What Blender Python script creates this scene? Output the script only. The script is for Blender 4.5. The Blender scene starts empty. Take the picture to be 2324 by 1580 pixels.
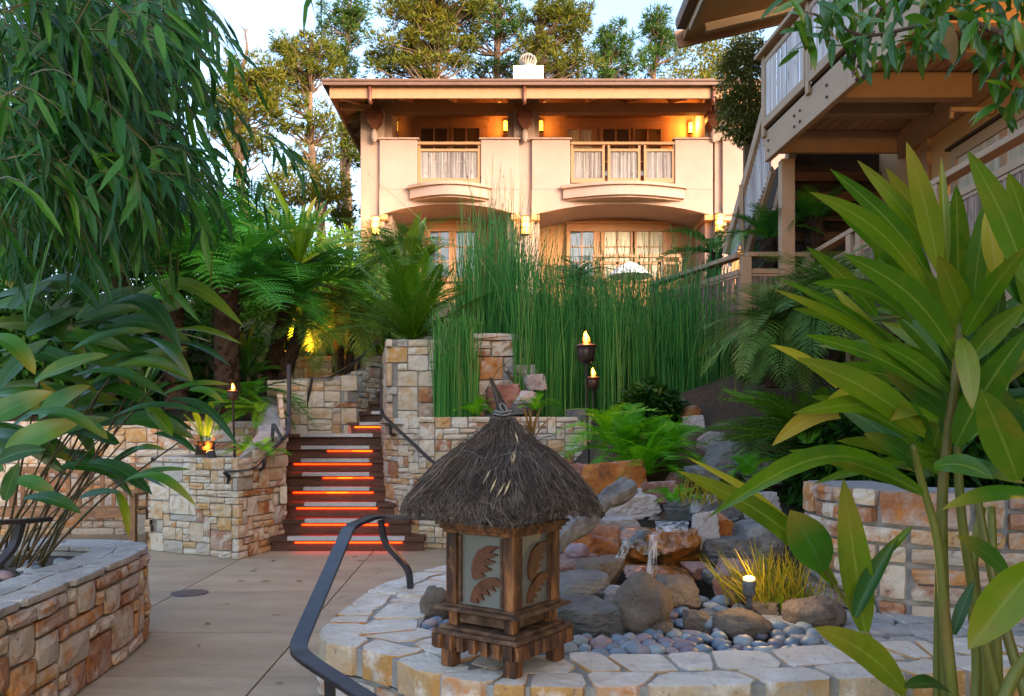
import bpy, math, random
from mathutils import Vector, Matrix, noise as mnoise
R = math.radians
rng = random.Random(11)
U = rng.uniform
SC = bpy.context.scene
COL = SC.collection

# ---------------------------------------------------------------- camera, sky, sun, exposure
F, CX, HY, EH = 1824.0, 1162.0, 985.0, 1.4        # focal length and horizon in layout units, eye height
cam_d = bpy.data.cameras.new('camera')
cam = bpy.data.objects.new('camera', cam_d); COL.objects.link(cam)
cam.location = (0, 0, EH); cam.rotation_euler = (R(90), 0, 0)
cam_d.sensor_width = 36; cam_d.lens = 36 * F / 2324
cam_d.shift_y = (HY - 790) / 2324
cam_d.clip_start = 0.05; cam_d.clip_end = 3000
SC.camera = cam

SUN_EL, SUN_AZ = 17.0, 138.0       # sun stands to the right and behind the camera (compass, from +Y clockwise)
w = bpy.data.worlds.new('World'); SC.world = w; w.use_nodes = True
nt = w.node_tree
sky = nt.nodes.new('ShaderNodeTexSky'); sky.sky_type = 'NISHITA'; sky.sun_disc = False
sky.sun_elevation = R(SUN_EL); sky.sun_rotation = R(SUN_AZ)
sky.air_density = 1.0; sky.dust_density = 4.0; sky.ozone_density = 1.5
bg = nt.nodes['Background']; nt.links.new(sky.outputs[0], bg.inputs[0]); bg.inputs[1].default_value = 0.15

sd = bpy.data.lights.new('sun', 'SUN'); sun = bpy.data.objects.new('sun', sd); COL.objects.link(sun)
sd.energy = 0.32; sd.angle = R(6.0); sd.color = (1.0, 0.74, 0.55)
sdir = Vector((math.sin(R(SUN_AZ)) * math.cos(R(SUN_EL)), math.cos(R(SUN_AZ)) * math.cos(R(SUN_EL)), math.sin(R(SUN_EL))))
sun.rotation_euler = sdir.to_track_quat('Z', 'Y').to_euler()
SC.view_settings.view_transform = 'Standard'; SC.view_settings.look = 'None'
SC.view_settings.exposure = 2.5; SC.view_settings.gamma = 1.0
SC.cycles.max_bounces = 6; SC.cycles.transparent_max_bounces = 12
SC.cycles.diffuse_bounces = 4; SC.cycles.transmission_bounces = 5; SC.cycles.glossy_bounces = 3
SC.cycles.use_denoising = True; SC.cycles.sample_clamp_indirect = 4

def X(px, Y): return (px - CX) * Y / F
def Z(py, Y): return EH + (HY - py) * Y / F
def at(px, py, Y): return Vector((X(px, Y), Y, Z(py, Y)))

# ---------------------------------------------------------------- object helpers
def tag(o, label=None, cat=None, group=None, kind=None):
    if label: o['label'] = label
    if cat: o['category'] = cat
    if group: o['group'] = group
    if kind: o['kind'] = kind
    return o
def thing(name, label, cat, loc=(0, 0, 0), rz=0.0, group=None):
    o = bpy.data.objects.new(name, None); COL.objects.link(o)
    o.location = loc; o.rotation_euler = (0, 0, rz); o.empty_display_size = 0.1
    return tag(o, label, cat, group)
def inst(name, mesh, parent=None, loc=(0, 0, 0), rot=(0, 0, 0), scale=(1, 1, 1), local=False):
    o = bpy.data.objects.new(name, mesh); COL.objects.link(o)
    l = Vector(loc)
    if parent is not None:
        o.parent = parent
        if not local: l = l - origin(parent)
    o.location = l; o.rotation_euler = rot
    o.scale = scale if hasattr(scale, '__len__') else (scale,) * 3
    return o
def origin(o):
    l = Vector(o.location)
    while o.parent is not None:
        o = o.parent; l = l + Vector(o.location)
    return l
class MB:
    def __init__(s): s.v = []; s.f = []; s.uv = None
    def add(s, vs, fs):
        n = len(s.v); s.v.extend(vs); s.f.extend([tuple(i + n for i in f) for f in fs]); return s
    def box(s, a, b):
        x0, y0, z0 = a; x1, y1, z1 = b
        return s.add([(x0,y0,z0),(x1,y0,z0),(x1,y1,z0),(x0,y1,z0),(x0,y0,z1),(x1,y0,z1),(x1,y1,z1),(x0,y1,z1)],
              [(0,3,2,1),(4,5,6,7),(0,1,5,4),(1,2,6,5),(2,3,7,6),(3,0,4,7)])
    def hex(s, lo, hi):      # two quads
        return s.add([tuple(p) for p in lo] + [tuple(p) for p in hi],
              [(0,3,2,1),(4,5,6,7),(0,1,5,4),(1,2,6,5),(2,3,7,6),(3,0,4,7)])
    def prism(s, poly, y0, y1, ax='y'):   # poly in (x,z), extruded along y
        n = len(poly)
        m = {'y': lambda a, b, c: (a, c, b), 'x': lambda a, b, c: (c, a, b), 'z': lambda a, b, c: (a, b, c)}[ax]
        vs = [m(p[0], p[1], y0) for p in poly] + [m(p[0], p[1], y1) for p in poly]
        return s.add(vs, [tuple(range(n)), tuple(range(2 * n - 1, n - 1, -1))] + [(i, i + n, (i + 1) % n + n, (i + 1) % n) for i in range(n)])
    def bar(s, p, q, w, h, up=(0, 0, 1)):
        p = Vector(p); q = Vector(q); d = (q - p).normalized(); u = Vector(up)
        r = d.cross(u)
        if r.length < 1e-4: r = d.cross(Vector((0, 1, 0)))
        r.normalize(); u = r.cross(d)
        r = r * w / 2; u = u * h / 2
        return s.hex([p - r - u, p + r - u, p + r + u, p - r + u], [q - r - u, q + r - u, q + r + u, q - r + u])
    def sweep(s, pts, prof, up=(0, 0, 1), close=True):
        pts = [Vector(p) for p in pts]; n = len(prof); base = len(s.v); u0 = Vector(up)
        for i, p in enumerate(pts):
            d = (pts[min(i + 1, len(pts) - 1)] - pts[max(i - 1, 0)])
            if d.length < 1e-9: d = Vector((0, 0, 1))
            d.normalize()
            r = d.cross(u0)
            if r.length < 1e-3: r = d.cross(Vector((0.3, 1, 0)))
            r.normalize(); u = r.cross(d)
            for a, b in prof(i / (len(pts) - 1)) if callable(prof) else prof:
                s.v.append(tuple(p + r * a + u * b))
            if callable(prof): n = len(prof(0))
        for i in range(len(pts) - 1):
            for j in range(n):
                a = base + i * n + j; b = base + i * n + (j + 1) % n
                s.f.append((a, b, b + n, a + n))
        s.f.append(tuple(base + j for j in range(n - 1, -1, -1)))
        e = base + (len(pts) - 1) * n
        s.f.append(tuple(e + j for j in range(n)))
        return s
    def tube(s, pts, r, n=6, up=(0.1, 0.05, 1)):
        if callable(r): rr = r
        elif hasattr(r, '__len__'): rr = lambda t: r[0] + (r[1] - r[0]) * t
        else: rr = lambda t: r
        circ = [(math.cos(2 * math.pi * k / n), math.sin(2 * math.pi * k / n)) for k in range(n)]
        pts = [Vector(p) for p in pts]; base = len(s.v); pr = None
        for i, p in enumerate(pts):
            d = pts[min(i + 1, len(pts) - 1)] - pts[max(i - 1, 0)]
            if d.length < 1e-9: d = Vector((0, 0, 1))
            d.normalize()
            q = pr if pr is not None else Vector((1, 0.2, 0.1))
            q = q - d * q.dot(d)
            if q.length < 1e-3: q = Vector((0, 1, 0)) - d * d.y
            q.normalize(); pr = q; b = d.cross(q); ra = rr(i / max(1, len(pts) - 1))
            for c, e in circ: s.v.append(tuple(p + q * (c * ra) + b * (e * ra)))
        for i in range(len(pts) - 1):
            for j in range(n):
                a = base + i * n + j; b = base + i * n + (j + 1) % n
                s.f.append((a, b, b + n, a + n))
        s.f.append(tuple(base + j for j in range(n - 1, -1, -1)))
        e = base + (len(pts) - 1) * n
        s.f.append(tuple(e + j for j in range(n)))
        return s
    def lathe(s, prof, c=(0, 0, 0), n=16):   # prof [(r,z)]
        base = len(s.v)
        for r, z in prof:
            for k in range(n):
                a = 2 * math.pi * k / n
                s.v.append((c[0] + r * math.cos(a), c[1] + r * math.sin(a), c[2] + z))
        for i in range(len(prof) - 1):
            for j in range(n):
                a = base + i * n + j; b = base + i * n + (j + 1) % n
                s.f.append((a, b, b + n, a + n))
        s.f.append(tuple(base + j for j in range(n - 1, -1, -1)))
        e = base + (len(prof) - 1) * n
        s.f.append(tuple(e + j for j in range(n)))
        return s
    def mesh(s, name, mat, off=None, smooth=False):
        me = bpy.data.meshes.new(name)
        vs = s.v if off is None else [(v[0] - off[0], v[1] - off[1], v[2] - off[2]) for v in s.v]
        me.from_pydata(vs, [], s.f)
        if s.uv is not None:
            l = me.uv_layers.new(name='UVMap')
            flat = []
            for f in s.f:
                for i in f: flat.extend(s.uv[i])
            l.data.foreach_set('uv', flat)
        if mat is not None: me.materials.append(mat)
        if smooth: me.polygons.foreach_set('use_smooth', [True] * len(me.polygons))
        me.update()
        return me
    def build(s, name, mat, parent=None, smooth=False, local=False, bevel=0.0):
        off = None if (parent is None or local) else origin(parent)
        o = bpy.data.objects.new(name, s.mesh(name, mat, off, smooth)); COL.objects.link(o)
        if parent is not None: o.parent = parent
        if bevel:
            m = o.modifiers.new('bevel', 'BEVEL'); m.width = bevel; m.segments = 2; m.limit_method = 'ANGLE'
        return o
def rounded(pts, r=0.06, n=5):
    pts = [Vector(p) for p in pts]; out = [pts[0]]
    for i in range(1, len(pts) - 1):
        a, b, c = pts[i - 1], pts[i], pts[i + 1]
        p = b + (a - b).normalized() * min(r, (a - b).length * .45); q = b + (c - b).normalized() * min(r, (c - b).length * .45)
        for k in range(n + 1):
            t = k / n; out.append(p.lerp(b, t).lerp(b.lerp(q, t), t))
    out.append(pts[-1]); return out
def spline(pts, n=6):
    pts = [Vector(p) for p in pts]; out = []
    for i in range(len(pts) - 1):
        p0 = pts[max(i - 1, 0)]; p1 = pts[i]; p2 = pts[i + 1]; p3 = pts[min(i + 2, len(pts) - 1)]
        for k in range(n):
            t = k / n
            out.append(0.5 * ((2 * p1) + (p2 - p0) * t + (2 * p0 - 5 * p1 + 4 * p2 - p3) * t * t + (3 * p1 - p0 - 3 * p2 + p3) * t ** 3))
    out.append(pts[-1]); return out

# ---------------------------------------------------------------- materials
def mat(name, cols=((0, (.5, .5, .5)), (1, (.5, .5, .5))), src='noise', scale=4.0, detail=4.0, rough=0.7, bump=0.0, bscale=20.0,
        mixn=0.35, stain=None, trans=0.0, metal=0.0, spec=0.4, emit=None, stretch=(1, 1, 1), rvar=0.0, alpha=1.0, coat=0.0, veins=False,
        topmix=None, speck=None, const='LINEAR', jit=0.0):
    m = bpy.data.materials.new(name); m.use_nodes = True
    t = m.node_tree; N = t.nodes; L = t.links
    bs = N['Principled BSDF']; out = N['Material Output']
    geo = N.new('ShaderNodeNewGeometry'); oi = N.new('ShaderNodeObjectInfo')
    off = N.new('ShaderNodeVectorMath'); off.operation = 'MULTIPLY_ADD'
    comb = N.new('ShaderNodeCombineXYZ')
    for i in range(3): L.new(oi.outputs['Random'], comb.inputs[i])
    L.new(geo.outputs['Position'], off.inputs[0]); off.inputs[1].default_value = stretch
    sc = N.new('ShaderNodeVectorMath'); sc.operation = 'SCALE'; sc.inputs['Scale'].default_value = 37.0
    L.new(comb.outputs[0], sc.inputs[0]); L.new(sc.outputs[0], off.inputs[2])
    no = N.new('ShaderNodeTexNoise'); no.inputs['Scale'].default_value = scale; no.inputs['Detail'].default_value = detail
    no.inputs['Roughness'].default_value = 0.6
    L.new(off.outputs[0], no.inputs['Vector'])
    nr = N.new('ShaderNodeMapRange'); nr.inputs[1].default_value = .28; nr.inputs[2].default_value = .72
    L.new(no.outputs['Fac'], nr.inputs[0])
    ramp = N.new('ShaderNodeValToRGB'); ramp.color_ramp.interpolation = const
    el = ramp.color_ramp.elements
    while len(el) < len(cols): el.new(0.5)
    for e, (p, c) in zip(el, cols): e.position = p; e.color = (*c, 1)
    fac = nr.outputs[0]
    if src in ('rand', 'island'):
        base = oi.outputs['Random'] if src == 'rand' else geo.outputs['Random Per Island']
        mx = N.new('ShaderNodeMix'); mx.data_type = 'FLOAT'; mx.inputs[0].default_value = mixn
        L.new(base, mx.inputs[2]); L.new(nr.outputs[0], mx.inputs[3]); fac = mx.outputs[0]
    L.new(fac, ramp.inputs[0]); col = ramp.outputs[0]
    def mixc(a, bcol, f, mode='MIX'):
        x = N.new('ShaderNodeMix'); x.data_type = 'RGBA'; x.blend_type = mode
        L.new(a, x.inputs[6])
        if hasattr(bcol, 'links'): L.new(bcol, x.inputs[7])
        else: x.inputs[7].default_value = (*bcol, 1)
        if hasattr(f, 'links'): L.new(f, x.inputs[0])
        else: x.inputs[0].default_value = f
        return x.outputs[2]
    if topmix:           # (colour, noise colour) worn, bleached upper faces of split stone
        sx = N.new('ShaderNodeSeparateXYZ'); L.new(geo.outputs['Normal'], sx.inputs[0])
        mr = N.new('ShaderNodeMapRange'); mr.inputs[1].default_value = .3; mr.inputs[2].default_value = .8; mr.inputs[4].default_value = topmix[1]
        L.new(sx.outputs['Z'], mr.inputs[0])
        col = mixc(col, topmix[0], mr.outputs[0])
    if stain:            # (colour, scale, lo, hi) patches; on the rocks also painted crevice shade
        for (c, s_, lo, hi, amt) in stain:
            n2 = N.new('ShaderNodeTexNoise'); n2.inputs['Scale'].default_value = s_; n2.inputs['Detail'].default_value = 6
            n2.inputs['Roughness'].default_value = .65
            L.new(off.outputs[0], n2.inputs['Vector'])
            mr = N.new('ShaderNodeMapRange'); mr.inputs[1].default_value = lo; mr.inputs[2].default_value = hi; mr.inputs[4].default_value = amt
            L.new(n2.outputs['Fac'], mr.inputs[0]); col = mixc(col, c, mr.outputs[0])
    if speck:
        vo = N.new('ShaderNodeTexVoronoi'); vo.inputs['Scale'].default_value = speck[1]; L.new(geo.outputs['Position'], vo.inputs['Vector'])
        mr = N.new('ShaderNodeMapRange'); mr.inputs[1].default_value = .0; mr.inputs[2].default_value = .35; mr.inputs[3].default_value = speck[2]; mr.inputs[4].default_value = 0
        L.new(vo.outputs['Distance'], mr.inputs[0]); col = mixc(col, speck[0], mr.outputs[0])
    if veins:            # leaf: pale midrib and fine side veins from the leaf's own coordinates; yellowing tip
        uv = N.new('ShaderNodeUVMap'); uv.uv_map = 'UVMap'
        su = N.new('ShaderNodeSeparateXYZ'); L.new(uv.outputs[0], su.inputs[0])
        ab = N.new('ShaderNodeMath'); ab.operation = 'ABSOLUTE'; L.new(su.outputs['X'], ab.inputs[0])
        mr = N.new('ShaderNodeMapRange'); mr.inputs[1].default_value = .03; mr.inputs[2].default_value = .1; mr.inputs[3].default_value = .6; mr.inputs[4].default_value = 0
        L.new(ab.outputs[0], mr.inputs[0])
        ma = N.new('ShaderNodeMath'); ma.operation = 'MULTIPLY_ADD'; ma.inputs[1].default_value = -.42; L.new(ab.outputs[0], ma.inputs[0]); L.new(su.outputs['Y'], ma.inputs[2])
        sn = N.new('ShaderNodeMath'); sn.operation = 'MULTIPLY'; sn.inputs[1].default_value = 190; L.new(ma.outputs[0], sn.inputs[0])
        si = N.new('ShaderNodeMath'); si.operation = 'SINE'; L.new(sn.outputs[0], si.inputs[0])
        mv = N.new('ShaderNodeMapRange'); mv.inputs[1].default_value = -1; mv.inputs[2].default_value = 1; mv.inputs[3].default_value = 0; mv.inputs[4].default_value = .34
        L.new(si.outputs[0], mv.inputs[0])
        col = mixc(col, (.02, .07, .01), mv.outputs[0])
        col = mixc(col, veins, mr.outputs[0])
        tp = N.new('ShaderNodeMath'); tp.operation = 'MULTIPLY'
        t1 = N.new('ShaderNodeMapRange'); t1.inputs[1].default_value = .5; t1.inputs[2].default_value = 1.02; L.new(su.outputs['Y'], t1.inputs[0])
        t2 = N.new('ShaderNodeMath'); t2.operation = 'POWER'; t2.inputs[1].default_value = 2.0; L.new(oi.outputs['Random'], t2.inputs[0])
        L.new(t1.outputs[0], tp.inputs[0]); L.new(t2.outputs[0], tp.inputs[1])
        col = mixc(col, (.34, .26, .03), tp.outputs[0])
        e1 = N.new('ShaderNodeMapRange'); e1.inputs[1].default_value = .985; e1.inputs[2].default_value = 1.01; e1.inputs[4].default_value = .85; L.new(su.outputs['Y'], e1.inputs[0])
        col = mixc(col, (.28, .13, .05), e1.outputs[0])
    if rvar:
        hs = N.new('ShaderNodeHueSaturation')
        mr = N.new('ShaderNodeMapRange'); mr.inputs[3].default_value = 1 - rvar; mr.inputs[4].default_value = 1 + rvar
        L.new(oi.outputs['Random'], mr.inputs[0]); L.new(mr.outputs[0], hs.inputs['Value']); L.new(col, hs.inputs['Color']); col = hs.outputs[0]
    L.new(col, bs.inputs['Base Color'])
    bs.inputs['Roughness'].default_value = rough; bs.inputs['Metallic'].default_value = metal
    bs.inputs['Specular IOR Level'].default_value = spec; bs.inputs['Alpha'].default_value = alpha
    if coat: bs.inputs['Coat Weight'].default_value = coat; bs.inputs['Coat Roughness'].default_value = .25
    if bump:
        b2 = N.new('ShaderNodeTexNoise'); b2.inputs['Scale'].default_value = bscale; b2.inputs['Detail'].default_value = 6
        L.new(off.outputs[0], b2.inputs['Vector'])
        bp = N.new('ShaderNodeBump'); bp.inputs['Strength'].default_value = bump; bp.inputs['Distance'].default_value = .02
        L.new(b2.outputs['Fac'], bp.inputs['Height']); L.new(bp.outputs[0], bs.inputs['Normal'])
    if emit:
        bs.inputs['Emission Color'].default_value = (*emit[0], 1); bs.inputs['Emission Strength'].default_value = emit[1]
    if trans:
        tr = N.new('ShaderNodeBsdfTranslucent'); L.new(col, tr.inputs[0])
        ms = N.new('ShaderNodeMixShader'); ms.inputs[0].default_value = trans
        L.new(bs.outputs[0], ms.inputs[1]); L.new(tr.outputs[0], ms.inputs[2]); L.new(ms.outputs[0], out.inputs['Surface'])
    return m
def C2(a, b): return ((0, a), (1, b))
WHITE = (.55, .505, .43); CREAM = (.49, .39, .27); TAN = (.41, .275, .15); OCHRE = (.44, .24, .075); RUST = (.27, .105, .045); GREY = (.35, .33, .30)
STONE = ((0, WHITE), (.14, GREY), (.24, CREAM), (.34, WHITE), (.46, TAN), (.55, WHITE), (.64, OCHRE), (.72, CREAM), (.80, WHITE), (.87, RUST), (.93, (.44, .25, .10)), (1, CREAM))
M = {}
M['ashlar'] = mat('ashlar stone', STONE, 'rand', 6, 5, .85, .5, 22, mixn=.16, stain=[(OCHRE, 6, .57, .68, .75), ((.2, .08, .04), 9, .64, .74, .6), (WHITE, 3, .52, .66, .6)])
M['ashlar_warm'] = mat('warm ashlar stone', ((0, CREAM), (.14, (.44, .40, .36)), (.3, OCHRE), (.4, WHITE), (.52, (.30, .12, .05)), (.62, (.46, .42, .38)), (.74, (.46, .2, .05)), (.84, WHITE), (.92, RUST), (1, CREAM)), 'rand', 6, 5, .85, .5, 22, mixn=.16,
                       stain=[((.46, .17, .03), 7, .56, .66, .85), ((.17, .06, .03), 13, .58, .68, .8), (WHITE, 9, .56, .66, .7)])
M['flag'] = mat('flagstone', ((0, (.5, .25, .08)), (.3, OCHRE), (.55, CREAM), (.75, (.5, .17, .03)), (1, TAN)), 'rand', 5, 5, .8, .6, 24, mixn=.35,
                stain=[((.50, .31, .14), 5, .58, .70, .6), ((.34, .33, .34), 9, .54, .68, .65), ((.72, .68, .62), 6, .52, .64, .7), ((.10, .08, .07), 34, .62, .68, .6)], topmix=((.60, .555, .49), .86))
M['flag_grey'] = mat('slate flagstone', C2((.24, .235, .23), (.46, .44, .42)), 'rand', 6, 5, .8, .8, 24, mixn=.6, stain=[((.11, .105, .10), 9, .56, .68, .6), ((.58, .56, .53), 7, .58, .68, .6), ((.42, .33, .24), 4, .58, .7, .5)])
M['mortar'] = mat('mortar', C2((.20, .20, .195), (.34, .33, .31)), scale=9, rough=.95, bump=.4, bscale=60)
M['concrete'] = mat('concrete slab', C2((.30, .225, .145), (.41, .32, .22)), scale=3.2, detail=8, rough=.68, bump=.4, bscale=16, rvar=.06, stretch=(.45, 1, 1),
                    stain=[((.21, .175, .135), 1.3, .50, .70, .6), ((.46, .37, .27), 5, .56, .72, .4), ((.13, .11, .09), 16, .63, .69, .45)])
M['joint'] = mat('joint', C2((.07, .065, .06), (.12, .11, .1)), rough=.95)
M['soil'] = mat('soil', C2((.03, .022, .015), (.07, .05, .03)), scale=12, rough=1, bump=.6, bscale=40)
M['ground'] = mat('hillside ground', C2((.03, .04, .015), (.07, .06, .03)), scale=2, rough=1, bump=.5)
M['stairwood'] = mat('dark stained stair wood', C2((.05, .02, .012), (.12, .045, .024)), scale=7, rough=.5, bump=.2, bscale=30, stretch=(1, 6, 6), rvar=.2)
M['strip'] = mat('ribbed metal nosing', C2((.36, .37, .40), (.5, .5, .53)), scale=30, rough=.45, metal=.5)
M['led'] = mat('amber strip light', C2((.8, .3, .05), (.9, .35, .06)), emit=((1, .014, .0), 2.4))
M['led_hot'] = mat('amber strip light bright', C2((.8, .3, .05), (.9, .35, .06)), emit=((1, .04, .0), 3.0))
M['rail'] = mat('dark bronze rail', C2((.030, .029, .036), (.055, .05, .058)), scale=14, rough=.38, metal=.55, spec=.5)
M['lwood'] = mat('weathered lantern wood', ((0, (.022, .010, .006)), (.42, (.08, .03, .012)), (.7, (.22, .085, .026)), (1, (.42, .19, .06))), scale=22, detail=9, rough=.6, bump=.6, bscale=50, stretch=(1, 1, .22),
                 stain=[((.018, .009, .006), 7, .52, .66, .75), ((.46, .20, .06), 34, .60, .7, .8)], rvar=.15)
M['lwood2'] = mat('greyed lantern wood', ((0, (.03, .015, .009)), (.5, (.10, .05, .026)), (1, (.22, .135, .08))), scale=16, detail=8, rough=.7, bump=.5, bscale=40,
                  stain=[((.07, .03, .015), 6, .5, .7, .6)], rvar=.12)
M['carving'] = mat('carved leaf wood', C2((.06, .02, .008), (.15, .052, .02)), scale=20, rough=.55, bump=.25)
M['frost'] = mat('frosted lantern glass', C2((.13, .135, .115), (.19, .19, .165)), scale=3, rough=.4, spec=.5)
M['thatch'] = mat('dark thatch', ((0, (.026, .019, .015)), (.4, (.072, .053, .042)), (.8, (.145, .110, .09)), (.93, (.23, .18, .14)), (1, (.38, .30, .2))), 'island', 8, rough=.8, mixn=.25, spec=.3)
M['thatch_base'] = mat('thatch underside', C2((.012, .010, .010), (.035, .03, .03)), scale=30, rough=.95)
M['straw'] = mat('dry leaf', C2((.40, .28, .13), (.52, .40, .22)), rough=.8)
def leafmat(n, cols, src='rand', trans=.3, rough=.45, mixn=.2, veins=False, spec=.25, sc=3, k=(1.3, 1.5, .5), stain=None):
    cols = [(p, (c[0] * k[0], c[1] * k[1], c[2] * k[2])) for p, c in cols]
    return mat(n, cols, src, sc, 3, rough, trans=trans, mixn=mixn, spec=spec, veins=veins, stain=stain)
M['ginger'] = leafmat('ginger leaf painted sunny', ((0, (.055, .15, .006)), (.35, (.09, .20, .008)), (.7, (.15, .23, .012)), (1, (.27, .27, .018))), veins=(.27, .34, .05), trans=.36, rough=.30, spec=.45, k=(1.15, 1.15, .3), stain=[((.33, .27, .02), 4.5, .54, .70, .65), ((.03, .10, .01), 3, .5, .66, .6), ((.20, .10, .035), 26, .66, .71, .75)])  # lit copy of the leaf, sunshine put into its colour
M['ginger_dark'] = leafmat('ginger leaf painted shade', ((0, (.012, .055, .018)), (.4, (.02, .085, .016)), (.75, (.04, .14, .014)), (1, (.085, .23, .015))), veins=(.09, .2, .05), trans=.28, rough=.36, k=(.95, 1.05, .5), spec=.45, stain=[((.12, .20, .02), 4, .6, .74, .5), ((.10, .05, .02), 24, .68, .73, .7)])  # shaded copy of the leaf, courtyard shade put into its colour
M['ginger_dry'] = leafmat('ginger leaf yellowing', ((0, (.33, .27, .04)), (.5, (.38, .27, .06)), (1, (.30, .16, .08))), veins=(.42, .36, .12), trans=.3)
M['stem'] = mat('ginger stem', ((0, (.09, .11, .012)), (.6, (.15, .15, .02)), (1, (.2, .11, .03))), scale=7, rough=.45, rvar=.25, stretch=(1, 1, .3), stain=[((.13, .05, .02), 9, .6, .72, .7)])
M['stem_dark'] = mat('ginger stem painted shade', ((0, (.03, .035, .010)), (.6, (.07, .05, .018)), (1, (.08, .035, .014))), scale=6, rough=.5, rvar=.25)  # shaded copy of the stem, with the shade in its colour
M['bamboo'] = leafmat('bamboo leaf', ((0, (.010, .050, .016)), (.3, (.016, .075, .018)), (.6, (.03, .115, .02)), (.85, (.06, .17, .02)), (1, (.11, .21, .02))), trans=.32, rough=.42, k=(1.1, 1.2, .75))
M['bamboo_m'] = leafmat('bamboo foliage', ((0, (.010, .046, .016)), (.4, (.016, .070, .018)), (.7, (.03, .105, .02)), (.93, (.055, .15, .02)), (1, (.14, .12, .03))), src='island', trans=.32, rough=.42, k=(1.1, 1.2, .75))
M['culm'] = mat('bamboo culm', C2((.05, .06, .02), (.12, .09, .03)), scale=8, rough=.5)
M['treefern'] = leafmat('tree fern frond', ((0, (.014, .065, .022)), (.4, (.024, .11, .032)), (.75, (.045, .16, .03)), (1, (.11, .26, .02))), trans=.3, rough=.5, mixn=.3)
M['fern'] = leafmat('bright fern frond', ((0, (.03, .14, .015)), (.4, (.085, .27, .012)), (1, (.20, .42, .012))), trans=.34, rough=.45, mixn=.35)
M['palm'] = leafmat('palm frond', ((0, (.04, .10, .05)), (.5, (.085, .16, .08)), (1, (.20, .24, .14))), trans=.25, rough=.42, mixn=.35)
M['palm_dry'] = leafmat('dry palm frond', ((0, (.14, .13, .03)), (1, (.26, .2, .08))), trans=.2)
M['cycad'] = leafmat('cycad frond', ((0, (.03, .085, .010)), (.5, (.055, .13, .014)), (1, (.10, .18, .018))), trans=.22, rough=.35, mixn=.3)
M['shrub'] = leafmat('shrub leaves', ((0, (.012, .045, .010)), (.5, (.025, .085, .012)), (1, (.06, .14, .015))), src='island', trans=.28)
M['shrub_dark'] = leafmat('dark shrub leaves', ((0, (.006, .022, .010)), (.5, (.012, .045, .012)), (1, (.03, .085, .015))), src='island', trans=.22)
M['shrub_lime'] = leafmat('lime shrub leaves', ((0, (.05, .12, .01)), (.5, (.11, .19, .015)), (1, (.2, .25, .03))), src='island', trans=.3)
M['vine'] = leafmat('grey green leaves', ((0, (.05, .055, .03)), (.5, (.10, .105, .06)), (.85, (.15, .14, .09)), (1, (.26, .16, .08))), src='island', trans=.2)
M['autumn'] = leafmat('golden leaves', ((0, (.07, .085, .02)), (.5, (.14, .13, .03)), (1, (.26, .15, .04))), src='island', trans=.3)
M['pine'] = leafmat('pine needles', ((0, (.025, .050, .016)), (.45, (.05, .075, .018)), (.8, (.085, .095, .018)), (1, (.14, .10, .025))), src='island', trans=.22, rough=.6, mixn=.4, sc=.5, k=(1.9, 1.5, .5))
M['pine_dark'] = leafmat('cool pine needles', ((0, (.018, .045, .018)), (.5, (.035, .07, .024)), (1, (.065, .085, .025))), src='island', trans=.18, rough=.6, mixn=.4, sc=.5)
M['bark'] = mat('bark', C2((.09, .055, .035), (.22, .135, .09)), scale=5, rough=.95, bump=.7, bscale=12, stretch=(1, 1, .3))
M['fernbark'] = mat('tree fern trunk', C2((.012, .008, .006), (.055, .028, .015)), scale=18, rough=1, bump=.9, bscale=30)
M['laurel'] = leafmat('laurel leaf', ((0, (.018, .07, .010)), (.5, (.04, .12, .010)), (1, (.10, .19, .014))), veins=(.14, .2, .05), trans=.3, rough=.28, spec=.6)
M['deadleaf'] = leafmat('dead brown leaf', ((0, (.12, .05, .035)), (1, (.2, .09, .06))), trans=.1)
M['berry'] = mat('dark berry', C2((.03, .01, .015), (.06, .015, .02)), rough=.3)
M['horsetail'] = mat('horsetail stalks', ((0, (.014, .085, .018)), (.3, (.045, .23, .05)), (.65, (.09, .34, .075)), (.9, (.20, .44, .11)), (1, (.36, .34, .14))), 'island', 2, rough=.55, mixn=.12, trans=.15, spec=.2)
M['horsetip'] = mat('horsetail tips', C2((.03, .03, .015), (.09, .07, .03)), rough=.7)
M['stucco'] = mat('cream stucco', C2((.30, .20, .175), (.345, .235, .205)), scale=1.2, rough=.9, bump=.12, bscale=40, stain=[((.26, .17, .14), .9, .52, .72, .5), ((.36, .25, .215), 3, .55, .7, .35)])
M['stucco_old'] = mat('stained stucco', C2((.285, .19, .155), (.33, .225, .185)), scale=1.5, rough=.9, bump=.15, bscale=30, stretch=(1, 1, .3), stain=[((.24, .15, .10), 1.4, .53, .64, .6)])
M['stucco_tan'] = mat('tan stucco', C2((.32, .165, .075), (.37, .195, .092)), scale=1.2, rough=.9, bump=.1, bscale=40)
M['trim'] = mat('tan painted wood', C2((.29, .14, .068), (.34, .17, .085)), scale=4, rough=.6, bump=.06, bscale=20, rvar=.05)
M['trim_r'] = mat('taupe painted timber', C2((.31, .20, .125), (.375, .25, .16)), scale=5, rough=.6, bump=.08, bscale=24, rvar=.06, stretch=(1, .3, 1))
M['trim_dark'] = mat('dark groove', C2((.03, .018, .012), (.05, .03, .02)), rough=.8)
M['wall_r'] = mat('ochre stucco', C2((.44, .27, .13), (.50, .31, .15)), scale=1.5, rough=.9, bump=.1, bscale=40)
M['copper'] = mat('oxidised copper', C2((.13, .042, .028), (.21, .075, .048)), scale=5, rough=.45, metal=.35)
M['gutter'] = mat('brown gutter', C2((.10, .050, .036), (.15, .075, .052)), scale=3, rough=.5)
M['roof'] = mat('dark roof', C2((.06, .045, .04), (.10, .08, .07)), scale=6, rough=.9)
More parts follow.
